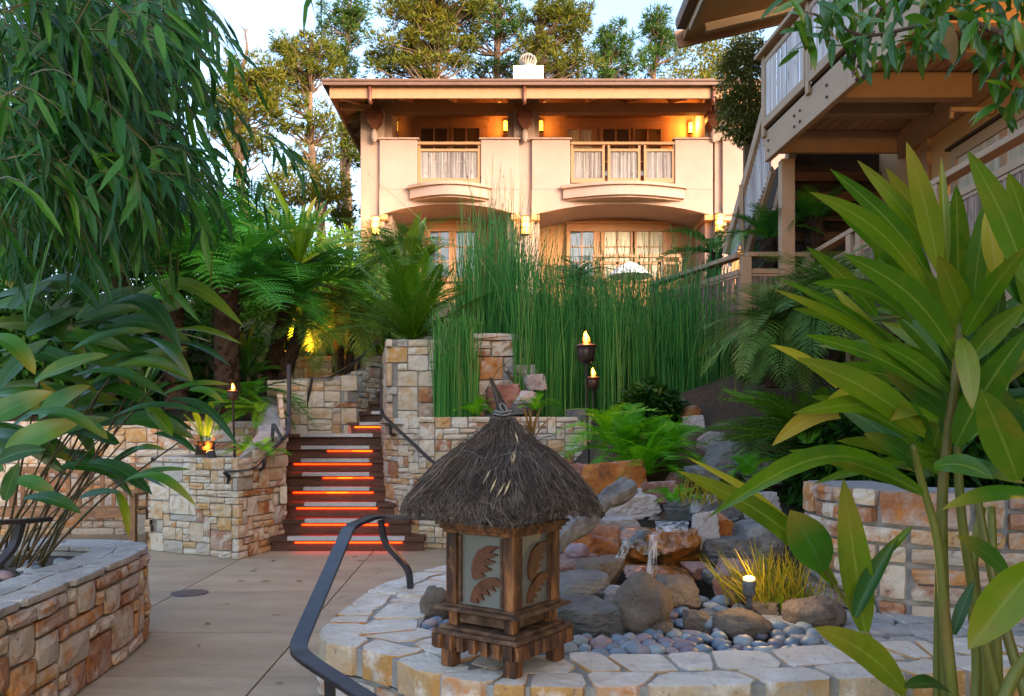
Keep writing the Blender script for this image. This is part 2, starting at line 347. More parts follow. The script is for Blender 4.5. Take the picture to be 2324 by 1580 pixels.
M['reed'] = mat('reed screen', ((0, (.20, .16, .16)), (.25, (.46, .42, .44)), (.7, (.64, .62, .64)), (1, (.74, .70, .68))), 'island', 5, rough=.8, mixn=.35, stretch=(1, 1, .4), stain=[((.12, .09, .08), 10, .6, .68, .5)])
M['reed_villa'] = mat('weathered reed screen', ((0, (.09, .075, .08)), (.3, (.20, .175, .185)), (.7, (.32, .29, .30)), (1, (.42, .37, .35))), 'island', 5, rough=.8, mixn=.35, stretch=(1, 1, .4), stain=[((.07, .055, .055), 10, .58, .66, .6)])
M['reed_brown'] = mat('brown reed screen', ((0, (.07, .042, .032)), (.4, (.20, .135, .105)), (.8, (.33, .24, .20)), (1, (.42, .34, .30))), 'island', 5, rough=.8, mixn=.35, stretch=(1, 1, .4), stain=[((.09, .05, .04), 10, .56, .66, .6)])
M['pane'] = mat('dark window glass', C2((.045, .032, .026), (.075, .055, .045)), scale=2, rough=.06, spec=.9)
M['pane_sky'] = mat('reflecting window glass', C2((.05, .06, .07), (.12, .13, .14)), scale=2, rough=.03, spec=1.0, metal=.35)
M['curtain'] = mat('pale curtain', C2((.30, .27, .22), (.55, .51, .43)), scale=14, rough=.9, stretch=(1, 1, .05))
M['sconce'] = mat('lit sconce glass', C2((.9, .6, .2), (.9, .6, .2)), emit=((1, .42, .03), .34))
M['sconce_off'] = mat('sconce shade', C2((.62, .54, .42), (.7, .6, .48)), rough=.4)
M['white'] = mat('white paint', C2((.72, .69, .63), (.8, .77, .71)), rough=.7)
M['galv'] = mat('galvanised vent', C2((.32, .28, .24), (.46, .40, .34)), scale=8, rough=.5, metal=.4)
M['canvas'] = mat('white canvas', C2((.72, .72, .74), (.8, .8, .82)), rough=.9)
M['iron'] = mat('dark iron', C2((.018, .014, .014), (.04, .03, .028)), scale=10, rough=.55, metal=.4)
M['bronze'] = mat('brown bronze bowl', C2((.045, .026, .024), (.09, .05, .045)), scale=6, rough=.4, metal=.4)
M['flame'] = mat('flame', C2((1, .5, .1), (1, .6, .2)), emit=((1, .12, .004), .36))
M['flame_core'] = mat('flame core', C2((1, .8, .4), (1, .8, .4)), emit=((1, .38, .03), .6))
M['pathlamp'] = mat('path lamp lens', C2((1, .8, .5), (1, .8, .5)), emit=((1, .50, .14), .6))
M['pewter'] = mat('weathered lamp metal', C2((.10, .11, .13), (.28, .29, .31)), scale=16, rough=.5, metal=.6)
PEB = ((0, (.09, .13, .18)), (.22, (.16, .22, .28)), (.4, (.27, .32, .34)), (.54, (.10, .12, .16)), (.66, (.21, .155, .18)), (.76, (.34, .24, .22)), (.86, (.15, .19, .24)), (1, (.42, .41, .37)))
M['pebble'] = mat('river pebble', PEB, 'rand', 14, 5, .5, .06, 50, mixn=.12, speck=((.30, .33, .36), 130, .25))
M['boulder'] = mat('granite boulder', C2((0.086, 0.061, 0.047), (0.187, 0.144, 0.112)), 'noise', 7, 8, .85, .95, 26, speck=((.40, .36, .31), 90, .4), rvar=.15, stain=[((.045, .038, .034), 7, .57, .69, .6)])  # near-black patches here and in the rocks below paint crevice shade
M['rock_grey'] = mat('grey split rock', C2((0.086, 0.083, 0.083), (0.216, 0.202, 0.191)), 'noise', 5, 8, .85, .95, 20, rvar=.2, stretch=(1, 1, 2.5), stain=[((.045, .04, .036), 7, .56, .68, .65), ((.26, .18, .12), 4, .57, .7, .6)])
M['rock_orange'] = mat('iron stained rock', ((0, (.16, .045, .012)), (.4, (.36, .11, .018)), (.7, (.46, .19, .05)), (1, (.30, .20, .14))), 'noise', 5, 7, .8, .95, 18, rvar=.2, topmix=((.30, .24, .22), .45), stain=[((.045, .038, .034), 7, .57, .69, .6)])
M['rock_red'] = mat('reddish rock', ((0, (0.122, 0.054, 0.040)), (.5, (0.216, 0.094, 0.065)), (1, (0.259, 0.180, 0.151))), 'noise', 5, 7, .82, .95, 18, rvar=.2, topmix=((.26, .20, .19), .4), stain=[((.045, .038, .034), 7, .57, .69, .6)])
M['rock_pale'] = mat('pale rock', ((0, (0.255, 0.204, 0.187)), (.5, (0.374, 0.340, 0.332)), (1, (0.442, 0.425, 0.416))), 'noise', 4, 7, .82, .95, 18, rvar=.15, stain=[((.045, .04, .036), 7, .56, .68, .65), ((.22, .11, .09), 4, .56, .68, .7)])
M['rock_wet'] = mat('wet waterfall rock', ((0, (.016, .013, .010)), (.3, (.07, .04, .018)), (.55, (.30, .10, .015)), (.75, (.20, .075, .02)), (1, (.06, .05, .045))), 'noise', 5, 7, .22, .6, 18, spec=.7)
M['drift'] = mat('driftwood', C2((.08, .08, .082), (.27, .265, .26)), scale=9, detail=8, rough=.85, bump=.8, bscale=20, stretch=(1, 1, 1), stain=[((.04, .035, .035), 14, .58, .68, .7)])
M['dark'] = mat('painted dark opening', C2((.02, .015, .012), (.045, .03, .024)), rough=.9)  # near-black colour standing for the shade inside the opening
M['drain'] = mat('drain cover', C2((.05, .05, .06), (.10, .10, .11)), scale=30, rough=.5, metal=.3)
M['bench'] = mat('teak bench', C2((.13, .065, .03), (.26, .13, .06)), scale=8, rough=.6, stretch=(1, 1, 1), rvar=.15)
M['drygrass'] = leafmat('dry grass', ((0, (.06, .10, .015)), (.4, (.16, .13, .03)), (1, (.40, .25, .07))), src='island', trans=.25)
# running water: thin clear film with white streaks
wm = bpy.data.materials.new('running water'); wm.use_nodes = True
t = wm.node_tree; bs = t.nodes['Principled BSDF']; out = t.nodes['Material Output']
bs.inputs['Base Color'].default_value = (.72, .78, .84, 1); bs.inputs['Roughness'].default_value = .6
tr = t.nodes.new('ShaderNodeBsdfTransparent'); ms = t.nodes.new('ShaderNodeMixShader')
geo = t.nodes.new('ShaderNodeNewGeometry'); vm = t.nodes.new('ShaderNodeVectorMath'); vm.operation = 'MULTIPLY'; vm.inputs[1].default_value = (1, 1, .05)
no = t.nodes.new('ShaderNodeTexNoise'); no.inputs['Scale'].default_value = 38; mr = t.nodes.new('ShaderNodeMapRange')
mr.inputs[1].default_value = .38; mr.inputs[2].default_value = .68; mr.inputs[3].default_value = .06; mr.inputs[4].default_value = .6
t.links.new(geo.outputs['Position'], vm.inputs[0]); t.links.new(vm.outputs[0], no.inputs['Vector']); t.links.new(no.outputs['Fac'], mr.inputs[0])
t.links.new(mr.outputs[0], ms.inputs[0]); t.links.new(tr.outputs[0], ms.inputs[1]); t.links.new(bs.outputs[0], ms.inputs[2]); t.links.new(ms.outputs[0], out.inputs['Surface'])
M['fall'] = wm
M['pool'] = mat('pool water', C2((.012, .016, .014), (.03, .035, .025)), scale=6, rough=.08, spec=.8, bump=.25, bscale=18)

def point(name, loc, col, e, r=.05, parent=None):
    l = bpy.data.lights.new(name, 'POINT'); l.energy = e; l.color = col; l.shadow_soft_size = r
    o = bpy.data.objects.new(name, l); COL.objects.link(o)
    if parent is not None: o.parent = parent; o.location = Vector(loc) - origin(parent)
    else: o.location = loc
    return o
# ================================================================ GROUND AND TERRAIN
def sheet(name, pts, fs, m, kind='structure'):
    b = MB(); b.add(pts, fs); o = b.build(name, m); o['kind'] = kind; return o
sheet('ground', [(-150, -60, -.62), (150, -60, -.62), (150, 200, -.62), (-150, 200, -.62)], [(0, 1, 2, 3)], M['ground'])
def terrain(name, x0, x1, y0, y1, nx, ny, fn, m, skirt=True):
    b = MB(); vs = []; fs = []
    for j in range(ny + 1):
        for i in range(nx + 1):
            x = x0 + (x1 - x0) * i / nx; y = y0 + (y1 - y0) * j / ny
            vs.append((x, y, fn(x, y)))
    for j in range(ny):
        for i in range(nx):
            a = j * (nx + 1) + i; fs.append((a, a + 1, a + nx + 2, a + nx + 1))
    b.add(vs, fs); o = b.build(name, m, smooth=True); o['kind'] = 'structure'; return o
def hill(x, y):
    n = mnoise.noise(Vector((x * .3, y * .3, 0))) * .25
    if y < 22: z = 2.62 + (y - 13.6) * .29
    elif y < 30: z = 5.1; n = 0
    else: z = 5.1 + (y - 30) * .05
    if y < 14.5: n *= .3
    return z + n
terrain('hillside', -60, 60, 13.60, 110, 60, 60, hill, M['ground'])
def bank(x, y):
    t = max(0, min(1, (y - 4.9) / 5.0)); s = max(0, min(1, (x - 1.9) / 2.2))
    return .24 * max(0, min(1, (x - .1) / .3)) + 1.22 * t * (.5 + .5 * max(0, min(1, (x - .5) / .5))) * max(.0, min(1, (x - .1) / .35)) + .36 * t * max(0, min(1, (x - .9) / .6)) + s * (.15 + .65 * t) + .06 * mnoise.noise(Vector((x * 2, y * 2, 3)))
b = MB(); b.box((-60, 13.75, -.6), (60, 13.95, 2.62)); o = b.build('terrace_bank', M['ground']); o['kind'] = 'structure'
terrain('garden_bank', .15, 7.0, 4.9, 13.6, 30, 40, bank, M['soil'])
terrain('planting_bed', -1.75, .3, 10.05, 13.7, 10, 10, lambda x, y: 1.52 + .03 * (y - 10), M['soil'])
terrain('fern_bed', -10, -3.35, 11.25, 13.8, 16, 8, lambda x, y: 1.5 + .25 * max(0, y - 11.8), M['soil'])
b = MB(); b.box((-3.6, 11.9, 1.2), (-1.7, 12.3, 1.38)); o = b.build('stair_landing', M['concrete']); o['kind'] = 'structure'

# patio: separate scored slabs over a dark joint bed
b = MB(); b.box((-11, -4, -.60), (4.2, 13.5, -.03)); patio = b.build('patio', M['joint']); patio['kind'] = 'structure'
ys = [-4, -2.2, -.6, 1.0, 2.4, 3.55, 4.63, 5.67, 7.13, 8.88, 10.6, 12.4]
xs = [-11, -9, -7.4, -5.8, -4.4, -2.92, -1.52, -.1, 1.4, 2.8, 4.2]
for j in range(len(ys) - 1):
    for i in range(len(xs) - 1):
        def jx(x, y): return x - (y - 6.5) * .045
        g = .006
        y0, y1 = ys[j] + g, ys[j + 1] - g
        c = [(jx(xs[i], y0) + g, y0), (jx(xs[i + 1], y0) - g, y0), (jx(xs[i + 1], y1) - g, y1), (jx(xs[i], y1) + g, y1)]
        b = MB(); b.hex([(p[0], p[1], -.05) for p in c], [(p[0], p[1], 0) for p in c])
        b.build('slab', M['concrete'], patio)
dr = thing('floor_drain', 'round dark drain cover set in the patio paving', 'drain', at(430, 1347, 2554 / 362))
b = MB(); b.lathe([(.16, .001), (.155, .008), (.12, .010), (.05, .009), (.004, .009)], tuple(dr.location), 24); b.build('cover', M['drain'], dr)

# ================================================================ STONE WALLS
def path_fn(path):
    P = [Vector((p[0], p[1], 0)) for p in path]; S = [0]
    for i in range(1, len(P)): S.append(S[-1] + (P[i] - P[i - 1]).length)
    def f(s):
        s2 = min(max(s, 0), S[-1])
        for i in range(len(P) - 1):
            if s2 <= S[i + 1] or i == len(P) - 2: break
        d = (P[i + 1] - P[i]).normalized()
        return P[i] + d * (s - S[i]), d
    return f, S[-1]
def dens(path, step=.12, curved=True):
    if curved: path = [(v.x, v.y) for v in spline([(p[0], p[1], 0) for p in path], 8)]
    return path
def ashlar(L, H, cw, ch, big=.35, seed=1):
    r = random.Random(seed); nx = max(1, round(L / cw)); nz = max(1, round(H / ch)); cw = L / nx; ch = H / nz
    g = [[0] * nx for _ in range(nz)]; out = []
    for j in range(nz):
        for i in range(nx):
            if g[j][i]: continue
            wmax = 0
            while i + wmax < nx and not g[j][i + wmax] and wmax < 4: wmax += 1
            hmax = min(3, nz - j)
            q = r.random()
            if q < big: w_, h_ = r.choice([(2, 2), (3, 2), (2, 3), (3, 3), (2, 2)])
            elif q < .8: w_, h_ = r.choice([(2, 1), (3, 1), (1, 2), (2, 1), (1, 1)])
            else: w_, h_ = r.choice([(1, 1), (2, 1), (4, 1)])
            w_ = min(w_, wmax); h_ = min(h_, hmax)
            for jj in range(j, j + h_):
                for ii in range(i, i + w_): g[jj][ii] = 1
            out.append((i * cw, j * ch, (i + w_) * cw, (j + h_) * ch))
    return out
def stone_mesh(m, seed, n=4):
    r = random.Random(seed); b = MB(); vs = []
    cj = {}
    for j in range(n):
        for i in range(n):
            u = i / (n - 1); v = j / (n - 1)
            rim = i in (0, n - 1) or j in (0, n - 1); cor = i in (0, n - 1) and j in (0, n - 1)
            x = u - .5; z = v - .5
            if not rim: x += r.uniform(-.09, .09); z += r.uniform(-.09, .09)
            else:
                if i in (1, 2): x += r.uniform(-.07, .07)
                if j in (1, 2): z += r.uniform(-.07, .07)
                k = .022 if cor else 0
                x -= math.copysign(k * r.uniform(.2, 1.6) + r.uniform(-.01, .025), x); z -= math.copysign(k * r.uniform(.2, 1.6) + r.uniform(-.015, .03), z)
            y = -.5 + (r.uniform(.0, .16) if rim else r.uniform(-.14, .12)) + (.05 if cor else 0)
            vs.append((x, y, z))
    fs = [(j * n + i, j * n + i + 1, (j + 1) * n + i + 1, (j + 1) * n + i) for j in range(n - 1) for i in range(n - 1)]
    ring = [i for i in range(n)] + [j * n + n - 1 for j in range(1, n)] + [(n - 1) * n + i for i in range(n - 2, -1, -1)] + [j * n for j in range(n - 2, 0, -1)]
    k = len(vs); vs += [(vs[i][0], .5, vs[i][2]) for i in ring]; q = len(ring)
    fs += [(ring[i], k + i, k + (i + 1) % q, ring[(i + 1) % q]) for i in range(q)]
    b.add(vs, fs)
    return b.mesh('stone', m)
SM = {}
for key in ('ashlar', 'ashlar_warm'): SM[key] = [stone_mesh(M[key], 100 + i) for i in range(14)]
def stone_wall(name, label, path, z0, z1, thick=.3, cw=.13, ch=.085, key='ashlar', big=.35, seed=1, curved=False, top=None, joint=.009, proud=.035, bottom=None, piece='stone', ends=False, parent=None):
    path = dens(path, curved=curved)
    f, L = path_fn(path)
    p0 = f(0)[0]
    root = parent or thing(name, label, 'wall', (p0.x, p0.y, z0))
    N = max(2, int(L / .12)) if curved else len(path)
    ss = [L * i / (N - 1) for i in range(N)] if curved else None
    pts = [f(s)[0] for s in ss] if curved else [Vector((p[0], p[1], 0)) for p in path]
    def nrm(i):
        a = pts[max(i - 1, 0)]; c = pts[min(i + 1, len(pts) - 1)]; d = (c - a).normalized(); return Vector((d.y, -d.x, 0))
    b = MB(); vs = []; fs = []
    tz = (lambda s: z1) if top is None else top
    acc = 0
    for i, p in enumerate(pts):
        if i: acc += (pts[i] - pts[i - 1]).length
        q = p - nrm(i) * thick; zt = tz(acc) - .006
        vs += [(p.x, p.y, z0), (p.x, p.y, zt), (q.x, q.y, zt), (q.x, q.y, z0)]
    for i in range(len(pts) - 1):
        a = i * 4
        for k in range(4): fs.append((a + k, a + (k + 1) % 4, a + 4 + (k + 1) % 4, a + 4 + k))
    e = (len(pts) - 1) * 4; fs += [(3, 2, 1, 0), (e, e + 1, e + 2, e + 3)]
    b.add(vs, fs); b.build('mortar', M['mortar'], root)
    r = random.Random(seed + 5)
    Hm = max(tz(L * i / 20) for i in range(21)) - z0
    for (s0, a0, s1, a1) in ashlar(L, Hm, cw, ch, big, seed):
        sm = (s0 + s1) / 2
        if a0 + z0 > tz(sm) - ch * .6: continue
        a1 = min(a1, tz(sm) - z0)
        p, d = f(sm)
        if curved: pa, pb = f(s0)[0], f(s1)[0]; d = (pb - pa).normalized()
        ang = math.atan2(d.y, d.x)
        jt = joint * r.uniform(.7, 1.5)
        o = inst(piece, r.choice(SM[key]), root, (p.x, p.y, z0 + (a0 + a1) / 2), (0, r.uniform(-.03, .03), ang),
                 (max(.02, (s1 - s0) - jt), proud * 2 * r.uniform(.75, 1.3), max(.02, (a1 - a0) - jt)))
    return root
# right retaining wall beside the stairs, curving round behind the lantern
stone_wall('retaining_wall', 'long pale stone retaining wall right of the stairs behind the lantern', [(-1.98, 12.3), (-1.62, 10.5), (-1.46, 10.22), (-1.1, 9.85), (-.6, 9.7), (.1, 9.65), (.95, 9.6)], 0, 1.61, .32, .105, .07, big=.3, seed=3)
# tall pier
px0, px1 = X(882, 10.45), X(1008, 10.45)
stone_wall('stone_pier', 'tall square stone pier under the cycad at the top right of the stairs', [(-1.93, 12.2), (px0, 10.46), (px1, 10.46), (px1 + .1, 11.6)], 1.60, Z(770, 10.46), .3, .135, .1, big=.45, seed=8)
b = MB(); b.box((px0 + .05, 10.55, 1.6), (px1 - .05, 11.5, Z(774, 10.5))); o = b.build('pier_soil', M['soil']); o['kind'] = 'structure'
pY = 10.72
stone_wall('rough_stone_pillar', 'rough rust and brown stone pillar standing among the horsetails', [(X(1084, pY), pY + .5), (X(1086, pY), pY), (X(1172, pY), pY), (X(1176, pY), pY + .5)], 1.5, Z(757, pY), .3, .16, .10, big=.5, seed=77, key='ashlar_warm', proud=.07)
# planter left of the stairs
stone_wall('stone_planter_wall', 'waist high angled stone planter wall left of the stairs', [(-4.42, 11.2), (-4.34, 9.66), (-3.07, 9.02), (-2.83, 9.95), (-3.55, 12.25)], 0, 1.13, .3, .112, .076, big=.38, seed=15,
           top=lambda s: 1.13 if s < 3.1 else 1.13 + min(.85, (s - 3.1) * .36))
b = MB(); b.add([(-4.2, 11.3, 1.05), (-4.15, 9.8, 1.05), (-3.1, 9.25, 1.05), (-3.0, 10, 1.05), (-3.4, 11.4, 1.05)], [(0, 1, 2, 3, 4)]); o = b.build('planter_soil', M['soil']); o['kind'] = 'structure'
b = MB(); b.add([(-4.42, 11.2, 0), (-4.36, 9.62, 0), (-3.05, 8.96, 0), (-2.8, 9.94, 0), (-3, 9.9, 0), (-4, 11, 0)], [(0, 1, 2, 3, 4, 5)])
# back walls
stone_wall('back_wall', 'long tan stone back wall behind the wooden bench', [(-9.5, 10.6), (-7.0, 11.15), (-3.42, 11.2)], 0, 1.58, .3, .15, .10, key='ashlar_warm', big=.35, seed=22)
stone_wall('stair_side_wall', 'stepped stone wall at the back of the stair landing', [(-3.75, 12.3), (-2.48, 12.3), (-2.14, 13.5)], 1.2, 2.2, .3, .125, .085, big=.35, seed=31,
           top=lambda s: 2.22 if s < 1.0 else 2.22 + min(.35, (s - 1.0) * .3))
stone_wall('upper_terrace_wall', 'upper stone terrace wall lit amber below the palms', [(X(560, 13.55), 13.55), (X(884, 13.55), 13.55)], 1.4, Z(808, 13.55), .3, .16, .10, big=.3, seed=37, key='ashlar_warm')
# left planter near the camera
LP = [(-2.24, 2.3), (-2.29, 3.6), (-2.38, 4.5), (-2.47, 5.25), (-2.62, 5.68), (-3.0, 5.9), (-4.6, 6.0)]
lp = stone_wall('curved_planter_wall', 'curved warm coloured stone planter wall at the lower left', LP, 0, .585, .31, .12, .085, key='ashlar_warm', big=.5, seed=42, curved=True, joint=.014)
def cap_stones(root, path, z, rows, mk, thick, seed, L0=0, L1=None, g=.010, lens=(.22, .45), jit=.03, name='cap_stone', out=.02, edge_h=None, zj=.006):
    """irregular flat stones laid along the top of a wall; rows = offsets inwards"""
    f, L = path_fn(path); r = random.Random(seed); L1 = L1 or L
    br = []
    for k in range(len(rows) - 1):
        s = L0; a = [s]
        while s < L1 - lens[0]:
            s += r.uniform(*lens); a.append(min(s, L1))
        a[-1] = L1; br.append(a)
    def W(s, t):
        p, d = f(s)
        # smooth normal
        p1, d1 = f(s - .08); p2, d2 = f(s + .08); dd = (p2 - p1)
        if dd.length < 1e-6: dd = d
        dd.normalize(); n = Vector((-dd.y, dd.x, 0))
        return p + n * t
    for k in range(len(rows) - 1):
        t0, t1 = rows[k], rows[k + 1]
        h = edge_h if (k == 0 and edge_h) else thick
        tops = [r.uniform(-jit, jit) for _ in br[k]]; bots = [r.uniform(-jit, jit) for _ in br[k]]
        for i in range(len(br[k]) - 1):
            s0, s1 = br[k][i], br[k][i + 1]
            wob0 = r.uniform(-jit, jit) * .5 if k else 0
            q = [(s0 + bots[i] + g, t0 + g + (wob0 if k else 0)), ((s0 + s1) / 2, t0 + g + (r.uniform(-jit, jit) * .4 if k else -out * .3)), (s1 + bots[i + 1] - g, t0 + g),
                 (s1 + tops[i + 1] - g, t1 - g + r.uniform(-jit, jit) * .4), ((s0 + s1) / 2 + r.uniform(-.04, .04), t1 - g + r.uniform(-jit, jit) * .5), (s0 + tops[i] + g, t1 - g + r.uniform(-jit, jit) * .4)]
            # cut corners
            poly = []
            nq = len(q)
            for j in range(nq):
                a, c, e = q[j - 1], q[j], q[(j + 1) % nq]
                if j in (0, 2, 3, 5):
                    cut = r.uniform(.05, .28)
                    poly.append((c[0] + (a[0] - c[0]) * cut, c[1] + (a[1] - c[1]) * cut)); poly.append((c[0] + (e[0] - c[0]) * cut, c[1] + (e[1] - c[1]) * cut))
                else: poly.append(c)
            cs = sum(p[0] for p in poly) / len(poly); ct = sum(p[1] for p in poly) / len(poly)
            zt = z + r.uniform(-zj, zj); n = len(poly); vs = []
            for (zz, sh) in ((zt, .97), (zt - .005, .99), (zt - .014, 1.0), (zt - h, .99)):
                for p in poly:
                    w_ = W(cs + (p[0] - cs) * sh, ct + (p[1] - ct) * sh); vs.append((w_.x, w_.y, zz + (r.uniform(-.003, .003) if zz == zt else 0)))
            cc = W(cs, ct); vs.append((cc.x, cc.y, zt + r.uniform(-.002, .004)))
            fs = [(j, (j + 1) % n, 4 * n) for j in range(n)]
            for lv in range(3):
                for j in range(n): fs.append((lv * n + j, (lv + 1) * n + j, (lv + 1) * n + (j + 1) % n, lv * n + (j + 1) % n))
            bb = MB(); bb.add(vs, fs)
            bb.build(name, mk if not callable(mk) else mk(k), root)
LPd = dens(LP)
cap_stones(lp, LPd, .622, [-.025, .15, .33], M['flag_grey'], .034, 5, 1.0, 5.6, g=.003, lens=(.22, .6), jit=.05, zj=.002)
b = MB(); vs = []; fs = []
f_, L_ = path_fn(LPd); n_ = 40
for i in range(n_ + 1):
    p, d = f_(L_ * i / n_); nn = Vector((-d.y, d.x, 0)); vs += [tuple(p + Vector((0, 0, .612))), tuple(p + nn * .32 + Vector((0, 0, .612)))]
fs = [(2 * i, 2 * i + 1, 2 * i + 3, 2 * i + 2) for i in range(n_)]
b.add(vs, fs); b.build('cap_mortar', M['mortar'], lp)
b = MB(); b.add([(-2.5, 2.3, .55), (-2.66, 4.5, .55), (-2.75, 5.3, .55), (-3.0, 5.6, .55), (-4.6, 5.7, .55), (-6, 2.3, .55)], [(0, 1, 2, 3, 4, 5)]); o = b.build('planter_earth', M['soil']); o['kind'] = 'structure'

# fountain seat wall with a flagstone top, around the pebble basin
FW = [(.35, 6.35), (-.2, 6.1), (-.50, 5.76), (-.80, 5.08), (-.88, 4.4), (-.90, 3.9), (-.84, 3.68), (-.70, 3.60), (-.55, 3.49), (-.34, 3.25), (-.12, 3.09), (.10, 3.05), (.4, 3.05), (.72, 3.06), (1.14, 3.12), (1.55, 3.2), (2.6, 3.4)]
FWd = dens(FW)
fw = stone_wall('fountain_wall', 'low curved seat wall with white flagstone top round the pebble fountain', FW, -.55, .315, .44, .155, .125, key='ashlar_warm', big=.45, seed=51, curved=True, joint=.016, proud=.03)
Lf = path_fn(FWd)[1]
cap_stones(fw, FWd, .45, [-.035, .165, .435], M['flag'], .05, 9, .1, Lf, g=.009, lens=(.13, .42), jit=.055, edge_h=.128, zj=.003)
b = MB(); vs = []; n_ = 90; f_, L_ = path_fn(FWd)
for i in range(n_ + 1):
    p, d = f_(L_ * i / n_); p1 = f_(max(0, L_ * i / n_ - .08))[0]; p2 = f_(L_ * i / n_ + .08)[0]; dd = (p2 - p1).normalized(); nn = Vector((-dd.y, dd.x, 0))
    for t_, z_ in ((-.008, .32), (-.008, .441), (.44, .441), (.44, .2)): vs.append(tuple(p + nn * t_ + Vector((0, 0, z_))))
fs = []
for i in range(n_):
    for k in range(3): a = 4 * i + k; fs.append((a, a + 1, a + 5, a + 4))
b.add(vs, fs); b.build('cap_mortar', M['mortar'], fw)
# terrace of slate flags to the right of the fountain and the curved garden wall on it
tp = [(1.35, 3.3), (2.0, 3.5), (3.2, 3.8), (4.4, 4.3)]
b = MB(); b.add([(1.3, 3.35, .40), (2.6, 3.5, .40), (4.4, 3.4, .40), (4.4, 5.2, .40), (1.2, 4.6, .40)], [(0, 1, 2, 3, 4)]); terr = b.build('flagstone_terrace', M['mortar']); terr['kind'] = 'structure'
cap_stones(terr, dens([(1.38, 3.55), (2.0, 3.62), (2.9, 3.72), (4.0, 3.8)]), .432, [0, .26, .5, .75], M['flag_grey'], .04, 19, g=.006, lens=(.25, .5), jit=.04, name='flagstone')
stone_wall('garden_wall', 'curved tan stone garden wall behind the right hand ginger stems', [(1.95, 5.3), (1.9, 4.75), (2.05, 4.4), (2.4, 4.2), (3.0, 4.1), (4.2, 4.2)], -.0, 1.10, .4, .15, .10, key='ashlar_warm', big=.22, seed=61, curved=True, joint=.016)

# ================================================================ STAIRS
st = thing('wooden_staircase', 'dark wooden staircase with metal nosings and glowing amber strip lights', 'stairs', (-2.3, 9.5, 0))
def step(root, x0, x1, y, z, strip, led, bright=None, depth=.5, rh=.175):
    b = MB(); b.box((x0, y, z - .055), (x1, y + depth, z)); b.build('tread', M['stairwood'], root, bevel=.005)
    b = MB(); b.box((x0 + .01, y + .045, z - rh + .001), (x1 - .01, y + .085, z - .056)); b.build('riser', M['stairwood'], root)
    if strip:
        b = MB(); a, c = strip; b.box((a, y - .006, z - .042), (c, y - .001, z + .003)); b.box((a, y - .001, z + .0005), (c, y + .085, z + .004))
        for k in range(4): b.box((a, y + .008 + k * .017, z + .004), (c, y + .016 + k * .017, z + .006))
        b.build('nosing', M['strip'], root)
    if led:
        a, c = led
        cuts = [(a, c, 'led')]
        if bright: q0, q1 = max(a, bright[0]), min(c, bright[1]); cuts = [(a, q0, 'led'), (q0, q1, 'led_hot'), (q1, c, 'led')]
        for u, v, mk in cuts:
            if v - u < .03: continue
            m = MB(); m.box((u, y + .026, z - .078), (v - .003, y + .044, z - .062)); m.build('light_strip', M[mk], root)
def XL(y): return -2.86 - .29 * (y - 10)
ny = [9.55 + .32 * k for k in range(8)]
def S(px, k): return X(px, ny[k])
step(st, S(610, 0), S(962, 0), ny[0], .175, (S(652, 0), S(918, 0)), (S(668, 0), S(912, 0)))
step(st, S(625, 1), S(930, 1), ny[1], .35, (S(692, 1), S(868, 1)), (S(684, 1), S(880, 1)), depth=.45)
step(st, S(625, 2), S(896, 2), ny[2], .525, (S(690, 2), S(853, 2)), (S(672, 2), S(855, 2)), depth=.45)
step(st, S(625, 3), S(884, 3), ny[3], .70, (S(688, 3), S(838, 3)), (S(664, 3), S(846, 3)), (S(740, 3), S(790, 3)))
step(st, S(625, 4), S(884, 4), ny[4], .875, (S(686, 4), S(838, 4)), (S(732, 4), S(846, 4)), (S(765, 4), S(800, 4)))
step(st, S(625, 5), S(884, 5), ny[5], 1.05, (S(683, 5), S(838, 5)), (S(666, 5), S(842, 5)))
step(st, S(625, 6), S(884, 6), ny[6], 1.225, (S(683, 6), S(838, 6)), (S(742, 6), S(844, 6)), (S(800, 6), S(844, 6)))
step(st, S(625, 7), S(890, 7), ny[7], 1.40, (S(681, 7), S(846, 7)), None, depth=.6)
for k, px in enumerate((786, 813, 835, 854, 862)):
    y = 12.22 + .3 * k
    step(st, X(px, y), X(915, y), y, 1.4 + .175 * (k + 1), (X(px + 30, y), X(880, y)) if k in (0, 1) else None, (X(px + 18, y), X(880, y)) if k == 0 else None, (-5, 5), depth=.4)

# handrails on the stair walls
def rail(name, label, pts, posts, w=.05, h=.022, group=None, r=.07, mk='rail'):
    o = thing(name, label, 'handrail', pts[0], group=group)
    b = MB(); b.sweep(rounded(pts, r, 6), [(-w / 2, -h / 2), (w / 2, -h / 2), (w / 2, h / 2), (-w / 2, h / 2)]); b.build('rail', M[mk], o, bevel=.003)
    for q in posts:
        b = MB(); b.sweep(rounded(q, .05, 5), [(-.016, -.016), (.016, -.016), (.016, .016), (-.016, .016)], up=(.2, 1, .1)); b.build('bracket', M[mk], o)
    return o
rail('stair_handrail', 'dark metal handrail bending up the left side of the stairs',
     [at(508, 1072, 8.98), at(572, 1066, 9.02), at(654, 985, 9.75), at(656, 955, 9.8), at(656, 828, 9.8)],
     [[at(508, 1071, 8.98), at(520, 1082, 9.0), at(518, 1098, 9.08)], [at(600, 1040, 9.2), at(600, 1060, 9.2), at(590, 1068, 9.25)], [at(640, 998, 9.6), at(620, 960, 9.7), at(617, 1010, 9.7)]])
rail('stair_handrail', 'dark metal handrail sloping down the right side of the stairs',
     [at(866, 836, 10.2), at(864, 856, 10.2), at(866, 940, 10.2), at(985, 1052, 9.45), at(1010, 1052, 9.4)],
     [[at(884, 958, 10.1), at(886, 985, 10.1), at(895, 988, 10.2)], [at(985, 1053, 9.45), at(986, 1068, 9.5), at(990, 1075, 9.68)]])
